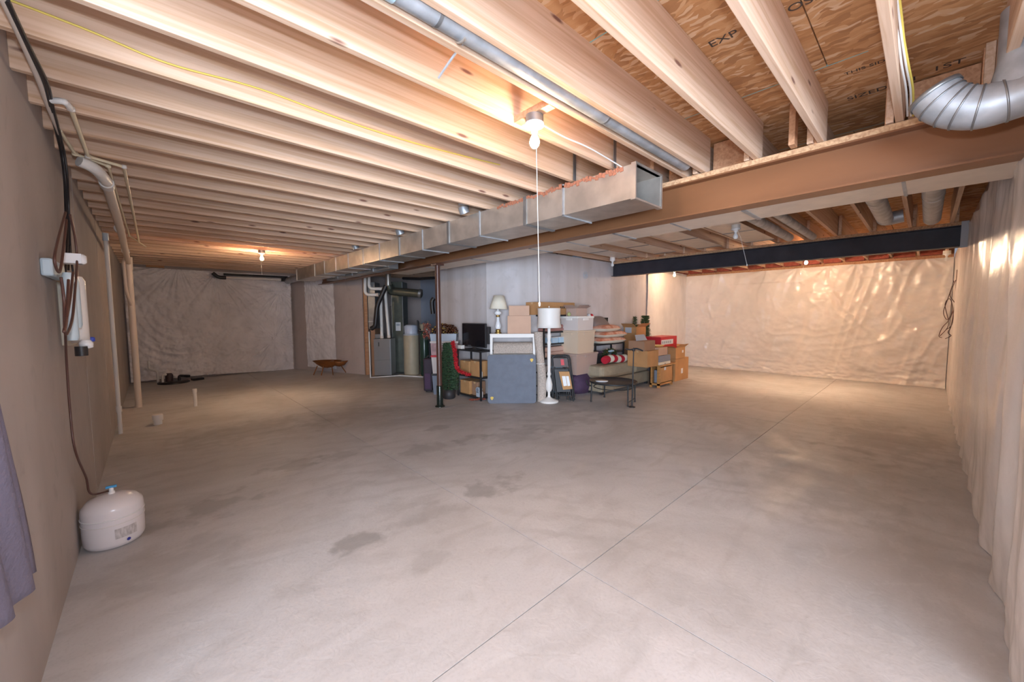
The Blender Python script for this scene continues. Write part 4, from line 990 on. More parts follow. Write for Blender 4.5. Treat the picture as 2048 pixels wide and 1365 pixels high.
for (x_, z) in ((hw - .075, ht - .10), (-hw + .075, .09)):
    sg = [(x_ + .026 * math.cos(a) + .008 * math.sin(2 * a), z + .032 * math.sin(a)) for a in [q * PI / 6 for q in range(12)]]
    slab_(sg, -.003, -.0005, lean).build('corner_sticker', 'gold', t)
for x_ in (-hw + .06, hw - .06): MB().tube([(x_, .045 + .06 * lean, .06), (x_, .045 + (ht - .1) * lean, ht - .1)], .012, 8).build('folded_leg', 'black', t)

# white console behind it
D1 = 7.06; k = D1 / FPX; q0 = Pd(1026, 790, D1) + FH * .15; q0.z = 0
t = thing('console_table', 'pale grey-white console shelf behind the folded table, carrying lamp and cartons', 'table', q0, CAMRZ)
zc1 = Pd(1026, 668, D1).z; cw = 46 * k
MB().b2((-cw, -.15, zc1 - .025), (cw, .12, zc1)).build('top', 'white', t, bevel=.004)
zs_ = Pd(1026, 709, D1).z
MB().b2((-cw + .05, -.14, zs_ - .02), (cw - .05, .14, zs_)).build('shelf', 'white', t)
MB().b2((-cw + .01, -.14, .12), (cw - .01, .14, .14)).build('shelf', 'white', t)
for sx_ in (-1, 1):
    for sy_ in (-1, 1): MB().b2((sx_ * (cw - .025) - .022, sy_ * .10 - .02, 0), (sx_ * (cw - .025) + .022, sy_ * .10 + .02, zc1 - .025)).build('leg', 'white', t)
MB().b2((-cw + .02, -.145, zc1 - .07), (cw - .02, -.135, zc1 - .025)).build('apron', 'white', t)
b_ = Pd(1026, 700, D1) + FH * .15
t = thing('fabric_bin', 'beige woven bin lying on the console shelf above the folded table', 'bin', Vector((b_.x, b_.y, zs_ + .001)), CAMRZ)
hb = Pd(1026, 687, D1).z - zs_
mb = MB(); mb.grid(lambda s_, t_: (-.36 + .72 * s_, -.12 * math.cos(PI * t_) , .01 + hb * (math.sin(PI * t_)) ** .5), 10, 14); mb.build('bin_body', 'rug', t)
MB().tube([(-.361, 0, hb * .5), (-.357, 0, hb * .5)], hb * .48, 16).build('end_roundel', 'tan', t)
# table lamp
ql = Pd(996, 668, 7.12) + FH * .06
t = thing('table_lamp', 'tall table lamp with cream empire shade and brass-and-glass base on the console', 'lamp', Vector((ql.x, ql.y, zc1 + .001)), CAMRZ)
k = 7.15 / FPX
MB().lathe([(6.8 * k, 0), (7 * k, 1.5 * k), (4.5 * k, 4 * k), (5.5 * k, 6 * k), (4 * k, 8.5 * k), (3.5 * k, 9 * k)], n=20).build('brass_foot', 'brass', t)
MB().lathe([(4.5 * k, 9 * k), (6.2 * k, 13 * k), (5.6 * k, 18 * k), (3.2 * k, 25 * k), (2.6 * k, 33 * k)], n=20).build('glass_body', mat('clear_glass_body', (.78, .8, .83), .08, spec=.8), t)
MB().lathe([(2.6 * k, 33 * k), (4.5 * k, 34.5 * k), (3.2 * k, 37 * k)], n=20).build('brass_collar', 'brass', t)
MB().lathe([(3 * k, 37 * k), (7.6 * k, 40 * k), (7.8 * k, 42 * k), (4 * k, 45 * k), (1.5 * k, 47 * k), (1.5 * k, 52 * k)], n=20).build('glass_bowl', 'ceram', t)
mb = MB(); mb.lathe([(18.5 * k, 49 * k), (10.5 * k, 76 * k)], (0, 0, 0), 32)
mb.f = mb.f[:-2]; mb.sm = mb.sm[:-2]
o = mb.build('lamp_shade', 'cream', t, solid=.003); o.rotation_euler = (.0, .03, 0)
# cartons on console
g_ = (Vector((*(Pd(1038.5, 668, 7.1) + FH * .12).xy, zc1 + .001)), 47 * 7.1 / FPX, .22, Pd(1037, 632, 7.1).z - zc1)
carton('larger plain pinkish carton on the white console, under a smaller one', g_, 'cardp', rz=CAMRZ, tape=False)
g2 = (Vector((g_[0].x, g_[0].y, g_[0].z + g_[3] + .001)), 41 * 7.1 / FPX, .2, 20 * 7.1 / FPX)
carton('smaller plain pinkish carton on top of the larger one on the console', g2, 'cardp', rz=CAMRZ, tape=False)

# rolled rug
k = 7.0 / FPX; q0 = Pd(1080, 798, 7.02); q0.z = 0
t = thing('rolled_rug', 'speckled beige rug rolled up and stood on end between folded table and floor lamp', 'rug', q0, CAMRZ)
mb = MB(); sp = []
for i in range(60): a = i * .42; sp.append((.022 + a * .0024, a))
def rug(s_, t_):
    i = min(59, int(s_ * 59)); r_, a = sp[i]; z = t_ * 1.27; ln = -.03 * t_ + .02 * math.sin(t_ * 5)
    return (r_ * math.cos(a) * (1.02 + .08 * math.sin(t_ * 7)) + ln + .02, r_ * math.sin(a) + .03 * t_ - .01, z + .004)
mb.grid(rug, 59, 24); mb.build('rug_roll', 'rug', t)
MB().tube([(.092 * math.cos(a) - .0, .092 * math.sin(a) + .01, .7) for a in [q * PI / 12 for q in range(24)]], .006, 6, closed=True).build('tie_string', 'white', t)

# floor lamp
q0 = Pz(1098, 804); k = depth(q0) / FPX
t = thing('floor_lamp', 'white turned-wood floor lamp with a flared drum shade and round foot', 'lamp', q0)
MB().lathe([(19 * k, 0), (19.5 * k, 2.5 * k), (18 * k, 4 * k), (8 * k, 7 * k), (4 * k, 10 * k)], n=32).build('round_foot', 'white', t)
z_ = lambda y: (804 - y) * k
prof = [(4.2, 797), (2.6, 790), (2.8, 784), (6.6, 778), (7.0, 768), (5.0, 758), (2.8, 752), (4.4, 747), (3.0, 742), (3.5, 720), (3.6, 700), (3.4, 688), (4.4, 684), (3.0, 680), (3.6, 676), (4.5, 670), (3.0, 664), (3.3, 655), (2.2, 645)]
MB().lathe([(r_ * k, z_(y)) for r_, y in prof], n=20).build('turned_stem', 'white', t)
mb = MB(); mb.lathe([(24.5 * k, z_(654)), (22.8 * k, z_(645)), (22.2 * k, z_(635)), (22.8 * k, z_(617)), (23 * k, z_(615))], (0, 0, 0), 36); mb.f = mb.f[:-2]; mb.sm = mb.sm[:-2]
mb.build('lamp_shade', 'cream' if 0 else 'white', t, solid=.003)
MB().tube([(-22 * k, 0, z_(617)), (22 * k, 0, z_(617))], .003, 6).tube([(0, 0, z_(645)), (0, 0, z_(612))], .004, 6).build('harp', 'brass', t)
MB().lathe([(.001, 0), (.012, .008), (.014, .018), (.001, .032)], (0, 0, z_(614)), 12).build('finial', 'white', t)

# black five-tier shelf behind the lamp with linens and boxes
Nn = Pd(1088, 790, 7.28); LX = Py(1134, 790, Nn.y).x - Nn.x; LY = .34; sc2 = Vector((Nn.x + LX / 2, Nn.y + LY / 2, 0))
zt2 = [Pd(1110, y, 7.35).z for y in (795, 772, 745, 716, 688, 664, 630)]
zt2[0] = .05
shelfunit('storage_rack', 'tall narrow black rack behind the floor lamp, packed with linens and small boxes', sc2, LX, LY, zt2, 'black', .014)
def rk(label, i, u0, u1, h, m_, nm='linen_stack', cat='blanket', rnd=True, dep=.85):
    x0, x1 = sc2.x - LX / 2 + LX * u0, sc2.x - LX / 2 + LX * u1
    t = thing(nm, label, cat, ((x0 + x1) / 2, sc2.y - LY * (1 - dep) / 2, zt2[i] + .001)); w_ = (x1 - x0) / 2
    if rnd:
        mb = MB(); n_ = 3
        MB().b2((-w_, -LY * dep / 2, 0), (w_, LY * dep / 2, h * .5)).build('lower_fold', m_, t, bevel=min(.03, h * .24))
        MB().b2((-w_ * .97, -LY * dep / 2 + .01, h * .5), (w_ * .97, LY * dep / 2, h)).build('upper_fold', m_, t, bevel=min(.03, h * .24))
    else:
        MB().b2((-w_, -LY * dep / 2, 0), (w_, LY * dep / 2, h * .86)).build('tub', m_, t, bevel=.006)
        MB().b2((-w_ - .002, -LY * dep / 2 - .003, h * .86), (w_ + .002, LY * dep / 2, h)).build('lid', 'clear', t, bevel=.004)
    return t
rk('folded dusty rose blanket under the drum shade on the top rack tier', 5, .05, .95, .13, 'rose')
rk('folded grey-rose cloth beside the long carton end on the rack', 5, .3, .9, .0001 + .12, 'cardd') if 0 else None
rk('pale blue box under the rose blanket on the rack, beside the lamp stem', 4, .35, .60, .12, 'bluegl', 'small_box', 'box', False)
rk('pale blue box at the right on the rack tier under the rose blanket', 4, .66, .92, .12, 'bluegl', 'small_box', 'box', False)
rk('peach blanket rolled on the middle rack tier', 3, .05, .97, .20, 'peach')
rk('small white tub on the rack tier below the peach blanket', 2, .05, .3, .12, 'clear', 'small_box', 'box', False)
rk('pale blue tub on the rack tier below the peach blanket', 2, .40, .8, .13, 'bluegl', 'small_box', 'box', False)
rk('russet box on the second rack tier beside the lamp stem', 1, .1, .8, .16, 'cardd', 'small_box', 'box', False)
rk('pale blue tub low on the rack beside the lamp stem', 0, .5, .85, .0001 + .09, 'bluegl', 'small_box', 'box', False)
g_ = wbox(1065, 1080, 1153, 604, 629, 7.15, z0=zt2[6] + .001, dy=.30)
t = carton('long flat cardboard carton with dark print lying on top of the black rack', (Vector((g_[0].x, sc2.y, zt2[6] + .001)), g_[1], .32, g_[3]), 'card', tape=True)
lx = g_[1]
for x_ in (-.0, .05, .10, .16): MB().b2((lx * .08 + x_, -.162, g_[3] * .5), (lx * .08 + x_ + .035, -.1595, g_[3] * .68)).build('printed_mark', 'ink', t)

# folding chairs leaned with a cardboard tag
q0 = Pd(1130, 797, 7.0); q0.z = 0; k = 7.0 / FPX
def fchair(label, dx, dy, tilt):
    t = thing('folding_chair', label, 'chair', q0 + Vector((math.sin(YAW) * dx + FH.x * dy, -math.cos(YAW) * dx + FH.y * dy, 0)), CAMRZ)
    w_ = 17 * k; H_ = 92 * k; f = lambda x_, z, y=0: Vector((x_ - .09 * (z / H_) , y + z * tilt, z))
    MB().tube(bend([f(-w_, .0), f(-w_, H_), f(w_, H_), f(w_, 0)], .08), .013, 10).build('back_frame', 'black', t)
    MB().tube([f(-w_ * .8, .0, .05), f(-w_ * .8, H_ * .62, .05)], .012, 8).build('leg', 'black', t)
    MB().tube([f(w_ * .8, .0, .05), f(w_ * .8, H_ * .62, .05)], .012, 8).build('leg', 'black', t)
    mb = MB(); mb.add([f(-w_ * .85, H_ * .76, -.012), f(w_ * .85, H_ * .76, -.012), f(w_ * .85, H_ * .95, -.012), f(-w_ * .85, H_ * .95, -.012)], [(0, 1, 2, 3)]); mb.build('backrest', mat('brown_black_panel', (.06, .035, .03), .5), t, solid=.01)
    mb = MB(); mb.add([f(-w_ * .82, H_ * .2, .03), f(w_ * .82, H_ * .2, .03), f(w_ * .82, H_ * .70, .03), f(-w_ * .82, H_ * .70, .03)], [(0, 1, 2, 3)]); mb.build('seat', 'blackm', t, solid=.02)
    MB().tube([f(-w_ * .8, H_ * .12, .05), f(w_ * .8, H_ * .12, .05)], .009, 8).build('crossbar', 'black', t)
    return t, f, w_, H_
t, f, w_, H_ = fchair('front black folding chair leaned up, bearing an orange card tag', 0, 0, .05)
mb = MB(); a0 = .02; mb.add([f(-w_ * .42 + .05, H_ * .26, -.022), f(w_ * .72 + .05, H_ * .28, -.022), f(w_ * .62 + .04, H_ * .66, -.022), f(-w_ * .62 + .04, H_ * .66, -.022)], [(0, 1, 2, 3)])
mb.build('orange_card', 'card', t, solid=.003)
for (u0, u1) in ((-.34, .08), (.14, .46)):
    mb = MB(); mb.add([f(w_ * u0 + .055, H_ * .34, -.026), f(w_ * u1 + .055, H_ * .35, -.026), f(w_ * u1 + .045, H_ * .56, -.026), f(w_ * u0 + .045, H_ * .56, -.026)], [(0, 1, 2, 3)]); mb.build('white_sticker', 'paper', t, solid=.001)
mb = MB(); mb.add([f(.0, H_ * .80, -.026), f(.06, H_ * .80, -.026), f(.06, H_ * .93, -.026), f(.0, H_ * .93, -.026)], [(0, 1, 2, 3)]); mb.build('red_sticker', 'red', t, solid=.001)
fchair('rear black folding chair half hidden behind the tagged one', -.06, .09, .04)
fchair('third black folding chair at the back of the leaned set', .05, .17, .03)

# totes stack
zt[0] = 0
def wst(xl, xe, xr, yt, D=7.5, dy=None, y_=740):
    g_ = wbox(xl, xe, xr, yt, y_, D, z0=zt[0], dy=dy); zt[0] += g_[3] + .001; return g_
g_ = wst(1146, 1156, 1200, 752, 7.42, .42)
t = thing('duffel_bag', 'dark purple bag slumped on the floor under the tote stack', 'bag', g_[0])
mb = MB(); lx, ly, h = g_[1], g_[2], g_[3]
mb.grid(lambda s_, t_: ((lx / 2 + .05 * math.sin(t_ * 9)) * math.cos(2 * PI * s_) * (math.sin(PI * (.08 + .84 * t_)) ** .35), (ly / 2) * math.sin(2 * PI * s_) * (math.sin(PI * (.08 + .84 * t_)) ** .35), h * t_ ), 40, 16)
mb.add([(lx * .4 * math.cos(a), ly * .4 * math.sin(a), h) for a in [q * PI / 8 for q in range(16)]], [tuple(range(16))])
mb.build('bag_body', 'purple', t); MB().tube(path([(-.12, -ly / 2 - .01, h * .7), (-.08, -ly / 2 - .05, h * .45), (.08, -ly / 2 - .05, h * .45), (.12, -ly / 2 - .01, h * .7)], 5), .012, 8).build('strap', 'blackm', t)
tote('rosy tan tote at the bottom of the three-tote stack, over the purple bag', wst(1146, 1153, 1195, 709, 7.42, .42), 'tanp', 'tanp', .9)
tote('tan tote in the middle of the stack with a slate left side', wst(1137, 1155, 1189, 662, 7.42, .42), 'tan', 'tan', .93)
tote('pale clear tote with white lid near the top of the stack', wst(1137, 1155, 1186, 633, 7.42, .42), 'clear', 'white', .97)
g_ = wst(1146, 1152, 1173, 617, 7.5, .25)
t = carton('small grey-brown carton topping the tote stack', g_, 'tanp', tape=False, flaps=True)
t = thing('green_ornament', 'small yellow-green ball beside the carton on the tote stack', 'ball', (g_[0].x - g_[1] / 2 - .07, g_[0].y, g_[0].z))
MB().lathe([(.001, 0), (.03, .012), (.04, .04), (.03, .065), (.001, .08)], n=14).build('ball', mat('yellow_green', (.4, .42, .18), .6), t)
MB().lathe([(.008, .078), (.008, .09)], n=8).build('cap', 'brass', t)

# second shelf: frame, cushions, wreath, candy-stripe blanket
Nn = Py(1190, 780, 4.73); LX = Py(1246, 780, Nn.y).x - Nn.x; LY = .33; sc3 = Vector((Nn.x + LX / 2, Nn.y + LY / 2, 0))
zt3 = [.06, Pd(1200, 732, 7.98).z, Pd(1200, 691, 7.98).z]
shelfunit('storage_rack', 'wide low black rack holding orange cushions and a wreath', sc3, LX, LY, zt3, 'black', .016)
p0 = Vector((Nn.x + .05, Nn.y + .1, zt3[2] + .001)); Dq = depth(p0)
a_ = Px(1185, 640, p0.x - .0); 
t = thing('picture_frame', 'black framed panel propped behind the orange cushions', 'picture', (sc3.x - .1, sc3.y + .12, zt3[2] + .001))
fh = Pd(1205, 636, depth(Vector((sc3.x - .1, sc3.y + .12, 0)))).z - zt3[2]; fwid = .52
MB().b2((-fwid, 0, 0), (fwid * .8, .02, fh)).build('back_panel', 'purple', t)
for a, b2_ in (((-fwid, -.02, 0), (-fwid + .06, .0, fh)), ((fwid * .8 - .06, -.02, 0), (fwid * .8, .0, fh)), ((-fwid, -.02, fh - .05), (fwid * .8, .0, fh)), ((-fwid, -.02, 0), (fwid * .8, .0, .05))): MB().b2(a, b2_).build('frame_rail', 'black', t, bevel=.004)
def cushion(label, c, w_, d_, h_, m_, rx=0., rz=0., ry=0.):
    t = thing('cushion', label, 'cushion', c, rz); R = Euler((rx, ry, 0)).to_matrix()
    def fn(s_, t_, sg):
        x_, y = s_ * 2 - 1, t_ * 2 - 1; e_ = (max(0, 1 - x_ ** 4) * max(0, 1 - y ** 4)) ** .5; pin = 1 - .06 * (1 - e_)
        p = R @ Vector((x_ * w_ / 2 * pin, y * d_ / 2 * pin, sg * h_ / 2 * e_)); return p + Vector((0, 0, h_ / 2))
    mb = MB(); mb.grid(lambda a, b2_: fn(a, b2_, 1), 14, 14); mb.build('upper_cover', m_, t)
    mb = MB(); mb.grid(lambda a, b2_: fn(1 - a, b2_, -1), 14, 14); mb.build('under_cover', 'cream' if m_ == 'orange' else m_, t)
    return t
z3 = zt3[2] + .002
fx = sc3.x; fy = sc3.y - .1
for i, (dx, lab, m_, w_, h_) in enumerate(((-.05, 'lowest orange and cream cushion of the pile on the black rack', 'orange', .98, .14), (.03, 'second burnt orange cushion of the pile on the black rack', 'orange', 1.0, .14), (-.12, 'third orange cushion of the pile, under the taupe pillow', 'orange', .8, .15))):
    cushion(lab, (fx + dx, fy, z3), w_, .44, h_, m_, rz=.1 * (i - 1)); z3 += h_ * .92
cushion('plump taupe pillow leaning against the black framed panel', (fx - .18, fy + .12, z3 - .02), .62, .34, .16, mat('taupe_pillow', (.24, .18, .16), .9), rx=.75)
z3b = zt3[1] + .002
t = thing('wreath', 'dark green and gold wreath with a pale bow standing on the black rack', 'wreath', (sc3.x + .02, sc3.y - .14, z3b))
mb = MB(); mg = MB()
for i in range(900):
    a = rn.random() * 2 * PI; R_ = .12 + rn.uniform(-.03, .03); p0 = Vector((R_ * math.cos(a) * 1.6, rn.uniform(-.05, .05), .15 + R_ * math.sin(a))); d = Vector((rn.uniform(-1, 1), rn.uniform(-1, 1), rn.uniform(-1, 1))).normalized() * .045; s_ = d.orthogonal() * .25
    (mg if i % 7 == 0 else mb).add([p0 - s_, p0 + d, p0 + s_], [(0, 1, 2)])
mb.build('foliage', 'green2', t); mg.build('gold_sprigs', 'brass', t)
MB().tube([(.19 * math.cos(a), 0, .15 + .12 * math.sin(a)) for a in [q * PI / 12 for q in range(24)]], .02, 6, closed=True).build('ring', 'green2', t)
MB().lathe([(.001, -.03), (.1, -.015), (.11, 0), (.09, .015), (.001, .03)], (-.03, -.06, .26), 12, sy=.4).build('pale_bow', 'bluegl', t)

t = thing('storage_bin', 'dark bin on the black rack left of the wreath', 'bin', (Nn.x + .16, sc3.y, zt3[1] + .002))
MB().b2((-.13, -.15, 0), (.13, .15, .24)).build('tub', 'blackm', t, bevel=.01); MB().b2((-.14, -.16, .24), (.14, .16, .27)).build('lid', 'purple', t, bevel=.006)
t = thing('storage_bin', 'dark bin on the black rack right of the wreath', 'bin', (Nn.x + LX - .2, sc3.y, zt3[1] + .002))
MB().b2((-.17, -.15, 0), (.17, .15, .2)).build('tub', 'slate', t, bevel=.01); MB().b2((-.18, -.16, .2), (.18, .16, .23)).build('lid', 'blackm', t, bevel=.006)
t = thing('storage_bin', 'maroon bin low on the black rack behind the bench', 'bin', (sc3.x, sc3.y, zt3[0] + .002))
MB().b2((-LX * .45, -.14, 0), (LX * .45, .14, .4)).build('tub', mat('maroon_plastic', (.12, .02, .04), .6), t, bevel=.01); MB().b2((-LX * .46, -.15, .4), (LX * .46, .15, .43)).build('lid', 'blackm', t, bevel=.006)

# taupe upholstered bench / ottoman
qa = Pz(1258, 784); YO = 4.26; x0 = Py(1204, 780, YO).x; x1 = Py(1300, 770, YO).x
zb = Pd(1245, 760, 7.6).z; ztp = Pd(1240, 731, 7.7).z
t = thing('ottoman', 'long taupe upholstered bench behind the round black table', 'bench', ((x0 + x1) / 2, YO + .22, 0))
hl = (x1 - x0) / 2
MB().b2((-hl, -.22, .05), (hl, .22, .30)).build('base', 'taupe', t, bevel=.04)
MB().b2((-hl * .98, -.21, .30), (hl * .3, .21, ztp)).build('seat_cushion', 'taupe', t, bevel=.07)
MB().b2((hl * .31, -.21, .30), (hl * .98, .21, ztp - .03)).build('seat_cushion', 'taupe', t, bevel=.07)
for sx_ in (-1, 1):
    for sy_ in (-1, 1): MB().b2((sx_ * (hl - .08) - .03, sy_ * .16 - .03, 0), (sx_ * (hl - .08) + .03, sy_ * .16 + .03, .05)).build('foot', 'blackm', t)
# candy stripe bolster on the bench
cx = Py(1226, 722, YO + .2).x
t = thing('striped_blanket', 'red and white striped rolled blanket on the taupe bench', 'blanket', (cx, YO + .15, ztp + .001))
L_ = Py(1246, 722, YO + .15).x - Py(1203, 722, YO + .15).x; n_ = 6
for i in range(n_):
    x0_, x1_ = -L_ / 2 + L_ * i / n_, -L_ / 2 + L_ * (i + 1) / n_
    MB().tube([(x0_, 0, .085 + .02 * math.sin(i)), ((x0_ + x1_) / 2, 0, .09 + .02 * math.sin(i + .5)), (x1_, 0, .085 + .02 * math.sin(i + 1))], [.075, .085, .075], 14).build('stripe', mat('crimson_knit', (.45, .01, .03), .9) if i % 2 == 0 else 'cream', t)

# small props right of the bench
p_, lx, ly, h = (Vector((Py(1270, 720, YO + .22).x, YO + .22, ztp - .028)), .34, .05, Pd(1268, 708, 8.3).z - ztp + .03)
t = thing('picture_frame', 'small framed picture with a dark band and bright white edge on the bench', 'picture', p_)
MB().b2((-lx / 2, 0, 0), (lx / 2, .02, h)).build('picture', 'cream', t); MB().b2((-lx / 2 + .03, -.003, h * .25), (lx / 2 - .08, 0, h * .65)).build('dark_band', 'slate', t)
MB().b2((-lx / 2 - .05, -.02, 0), (-lx / 2, .02, h * 1.02)).build('white_edge', 'paper', t); MB().b2((-lx / 2, -.015, h * .96), (lx / 2, .02, h * 1.03)).build('top_rail', 'blackm', t)
# hidden support carton and large open carton with fir
zt[0] = 0
YC = 4.78
def cart_at(xl, xe, xr, yt, z0, Y0, dy):
    x0, x1 = Py(xe, 700, Y0).x, Py(xr, 700, Y0).x; Dn = depth(Vector((x0, Y0, 0))); return (Vector(((x0 + x1) / 2, Y0 + dy / 2, z0)), x1 - x0, dy, Pd(xe, yt, Dn).z - z0)
Yc = 4.68; xA = Px(1236, 690, 0.001 + Py(1272, 690, Yc).x).y
xe = Py(1272, 690, 4.72).x; dyc = min(.62, Px(1238, 690, xe).y - 4.72)
g0 = cart_at(0, 1272, 1291, 700, 0, 4.72, min(dyc, .34))
carton('brown carton on the floor under the large open carton, behind the bench', (g0[0], g0[1], g0[2], g0[3]), 'cardd')
g1 = (Vector((g0[0].x, g0[0].y, g0[3] + .001)), g0[1], g0[2], Pd(1272, 655, depth(Vector((xe, 4.72, 0)))).z - g0[3])
carton('large open brown carton with flaps up and a bluish label, fir tips poking out', g1, 'card', flaps=True, lab=('x', .62, .86, .17, .13, 'grayc'))
fir('fir_branches', 'dark green fir branches standing out of the large open carton', Vector((g1[0].x, g1[0].y, g1[0].z + .02)), g1[3] + .22, .10, 'green2', 260, 6)
q0 = Py(1296, 690, 4.75); q0 = Vector((q0.x, 4.84, 0)); dd_ = depth(q0)
fir('christmas_tree', 'dark green artificial fir top rising behind the cartons by the back wall', q0, Pd(1296, 632, dd_).z, .17, 'green2', 1500, 8, cyl=True)

# oak end table with boxes
Nn = Pz(1318, 777); xr = Py(1345, 770, Nn.y).x; yl = Px(1299, 770, Nn.x).y; LX, LY = xr - Nn.x, min(.6, yl - Nn.y)
p_ = Vector((Nn.x + LX / 2, Nn.y + LY / 2, 0)); h = Pd(1318, 731, depth(Nn)).z
t = thing('end_table', 'honey oak end table with a door, at the right end of the pile', 'table', p_)
MB().b2((-LX / 2 - .05, -LY / 2 - .05, h - .03), (LX / 2 + .05, LY / 2 + .05, h)).build('top', 'oak', t, bevel=.008)
MB().b2((-LX / 2, -LY / 2, .05), (LX / 2, LY / 2, .09)).build('bottom_board', 'oak', t)
MB().b2((LX / 2 - .02, -LY / 2, .09), (LX / 2, LY / 2, h - .03)).b2((-LX / 2, LY / 2 - .02, .09), (LX / 2, LY / 2, h - .03)).build('side_panel', 'oak', t)
for sx_ in (-1, 1):
    for sy_ in (-1, 1): MB().b2((sx_ * (LX / 2 - .025) - .025, sy_ * (LY / 2 - .025) - .025, 0), (sx_ * (LX / 2 - .025) + .025, sy_ * (LY / 2 - .025) + .025, h - .03)).build('leg', 'oak', t)
MB().b2((-LX / 2 + .05, -LY / 2 - .012, .11), (LX / 2 - .05, -LY / 2 + .008, h - .06)).build('door', 'card', t, bevel=.004)
MB().b2((-.12, -LY / 2 - .02, h * .75), (-.05, -LY / 2 - .012, h * .88)).build('door_sticker', 'paper', t)
MB().b2((-LX / 2 + .06, -LY / 2 + .08, .091), (LX / 2 - .1, LY / 2 - .06, h - .12)).build('dark_contents', 'slate', t, bevel=.02)
zt[0] = h + .001; zz0 = zt[0]
N2 = Vector((p_.x - LX / 2, p_.y - LY / 2, 0)); DN = depth(N2)
def tb(x0p, x1p, Y0, dy, yt, z0):
    x0, x1 = Py(x0p, 715, Y0).x, Py(x1p, 715, Y0).x; return (Vector(((x0 + x1) / 2, Y0 + dy / 2, z0)), x1 - x0, dy, Pd((x0p + x1p) / 2, yt, depth(Vector((x0, Y0, 0)))).z - z0)
Yt = N2.y - .03
g_ = tb(1295, 1317, Yt + .02, .45, 703, zz0); carton('orange-brown carton on the oak end table, left side', g_, 'card')
ga = (Vector((g_[0].x - .06, g_[0].y, g_[0].z + g_[3] + .001)), g_[1] * .95, .36, .20); t = carton('brown carton with pale blue-grey flaps raised, atop the orange-brown one', ga, 'cardd', tape=False)
mb = MB(); mb.add([(-ga[1] / 2, .0, ga[3]), (ga[1] / 2, .0, ga[3]), (ga[1] / 2 - .02, .06, ga[3] + .12), (-ga[1] / 2 + .05, .06, ga[3] + .12)], [(0, 1, 2, 3)]); mb.build('raised_flap', 'grayc', t, solid=.004)
mb = MB(); mb.add([(ga[1] / 2, -.15, ga[3]), (ga[1] / 2, .15, ga[3]), (ga[1] / 2 + .02, .15, ga[3] - .13), (ga[1] / 2 + .02, -.15, ga[3] - .13)], [(0, 1, 2, 3)]); mb.build('side_flap', 'grayc', t, solid=.004)
g_ = tb(1319, 1341, Yt + .02, .3, 713, zz0)
t = thing('drawer_box', 'small slate drawer box with a cream front on the oak end table', 'box', g_[0])
MB().b2((-g_[1] / 2, -.15, g_[3] * .3), (g_[1] / 2, .15, g_[3])).build('case', 'slate', t, bevel=.004); MB().b2((-g_[1] / 2, -.15, 0), (g_[1] / 2, .15, g_[3] * .3 - .002)).build('drawer', 'cream', t, bevel=.003); MB().b2((-.02, -.16, .01), (.02, -.15, .02)).build('knob', 'black', t)
gc = (Vector((g_[0].x - .02, g_[0].y + .02, g_[0].z + g_[3] + .001)), g_[1] * .8, .26, .17); carton('tan carton stacked on the slate drawer box', gc, 'cardp')
gd = (Vector((gc[0].x + gc[1] / 2 + .12, gc[0].y + .32, 0)), .2, .2, gc[0].z + gc[3] + .02); 
t = thing('shade_bowl', 'shallow yellow-orange bowl on the tan carton, in front of the red box', 'bowl', (gc[0].x + .01, gc[0].y, gc[0].z + gc[3] + .001))
MB().lathe([(.03, 0), (.10, .018), (.145, .045), (.14, .047), (.09, .03), (.001, .012)], n=24).build('bowl', mat('amber_glass', (.75, .45, .14), .3), t); MB().lathe([(.02, -.0), (.035, .004)], n=16).build('foot_ring', 'brass', t)
# dark carton and red box behind the end table
Yr = N2.y + LY + .1
x0 = Py(1322, 700, Yr).x; x1 = Py(1354, 700, Yr).x; Dn = depth(Vector((x0, Yr, 0)))
zr = Pd(1335, 702, Dn).z; 
carton('dark slate carton standing behind the oak end table, under the red box', (Vector(((x0 + x1) / 2, Yr + .2, 0)), x1 - x0, .4, zr), 'slate', tape=False)
hr = Pd(1335, 675, Dn).z - zr
t = carton('bright red box with a pale printed panel on top of the dark carton', (Vector(((x0 + x1) / 2, Yr + .2, zr + .001)), x1 - x0, .38, hr), 'red', tape=False)
lx = x1 - x0
MB().b2((-lx / 2 + .03, -.194, hr * .42), (lx * .25, -.19, hr * .78)).build('pale_panel', 'paper', t)
for q in range(5): MB().b2((-lx / 2 + .05 + q * lx * .12, -.197, hr * .5), (-lx / 2 + .05 + q * lx * .12 + lx * .08, -.194, hr * .68)).build('printed_mark', 'grayc', t)
# right cartons
Nn = Pz(1350, 764); kd = max(.3, Yr - .03 - Nn.y); x1 = Py(1376, 760, Nn.y).x; h = Pd(1352, 719, depth(Nn)).z; lx = min(.75, x1 - Nn.x)
Nn.x = max(Nn.x, p_.x + LX / 2 + .1); x1 = max(x1, Nn.x + .5); lx = x1 - Nn.x
carton('big kraft carton with a white tag on the floor, rightmost in the pile', (Vector((Nn.x + lx / 2, Nn.y + kd / 2, 0)), lx, kd, h), 'card', lab=('y', .5, .42, .1, .12, 'paper'))
h2 = Pd(1352, 697, depth(Nn)).z - h
carton('upper kraft carton with loose flaps on top of the rightmost big one', (Vector((Nn.x + lx * .40, Nn.y + kd / 2, h + .001)), lx * .7, kd * .9, h2), 'card', flaps=True, lab=('y', .75, .6, .08, .06, 'paper'))

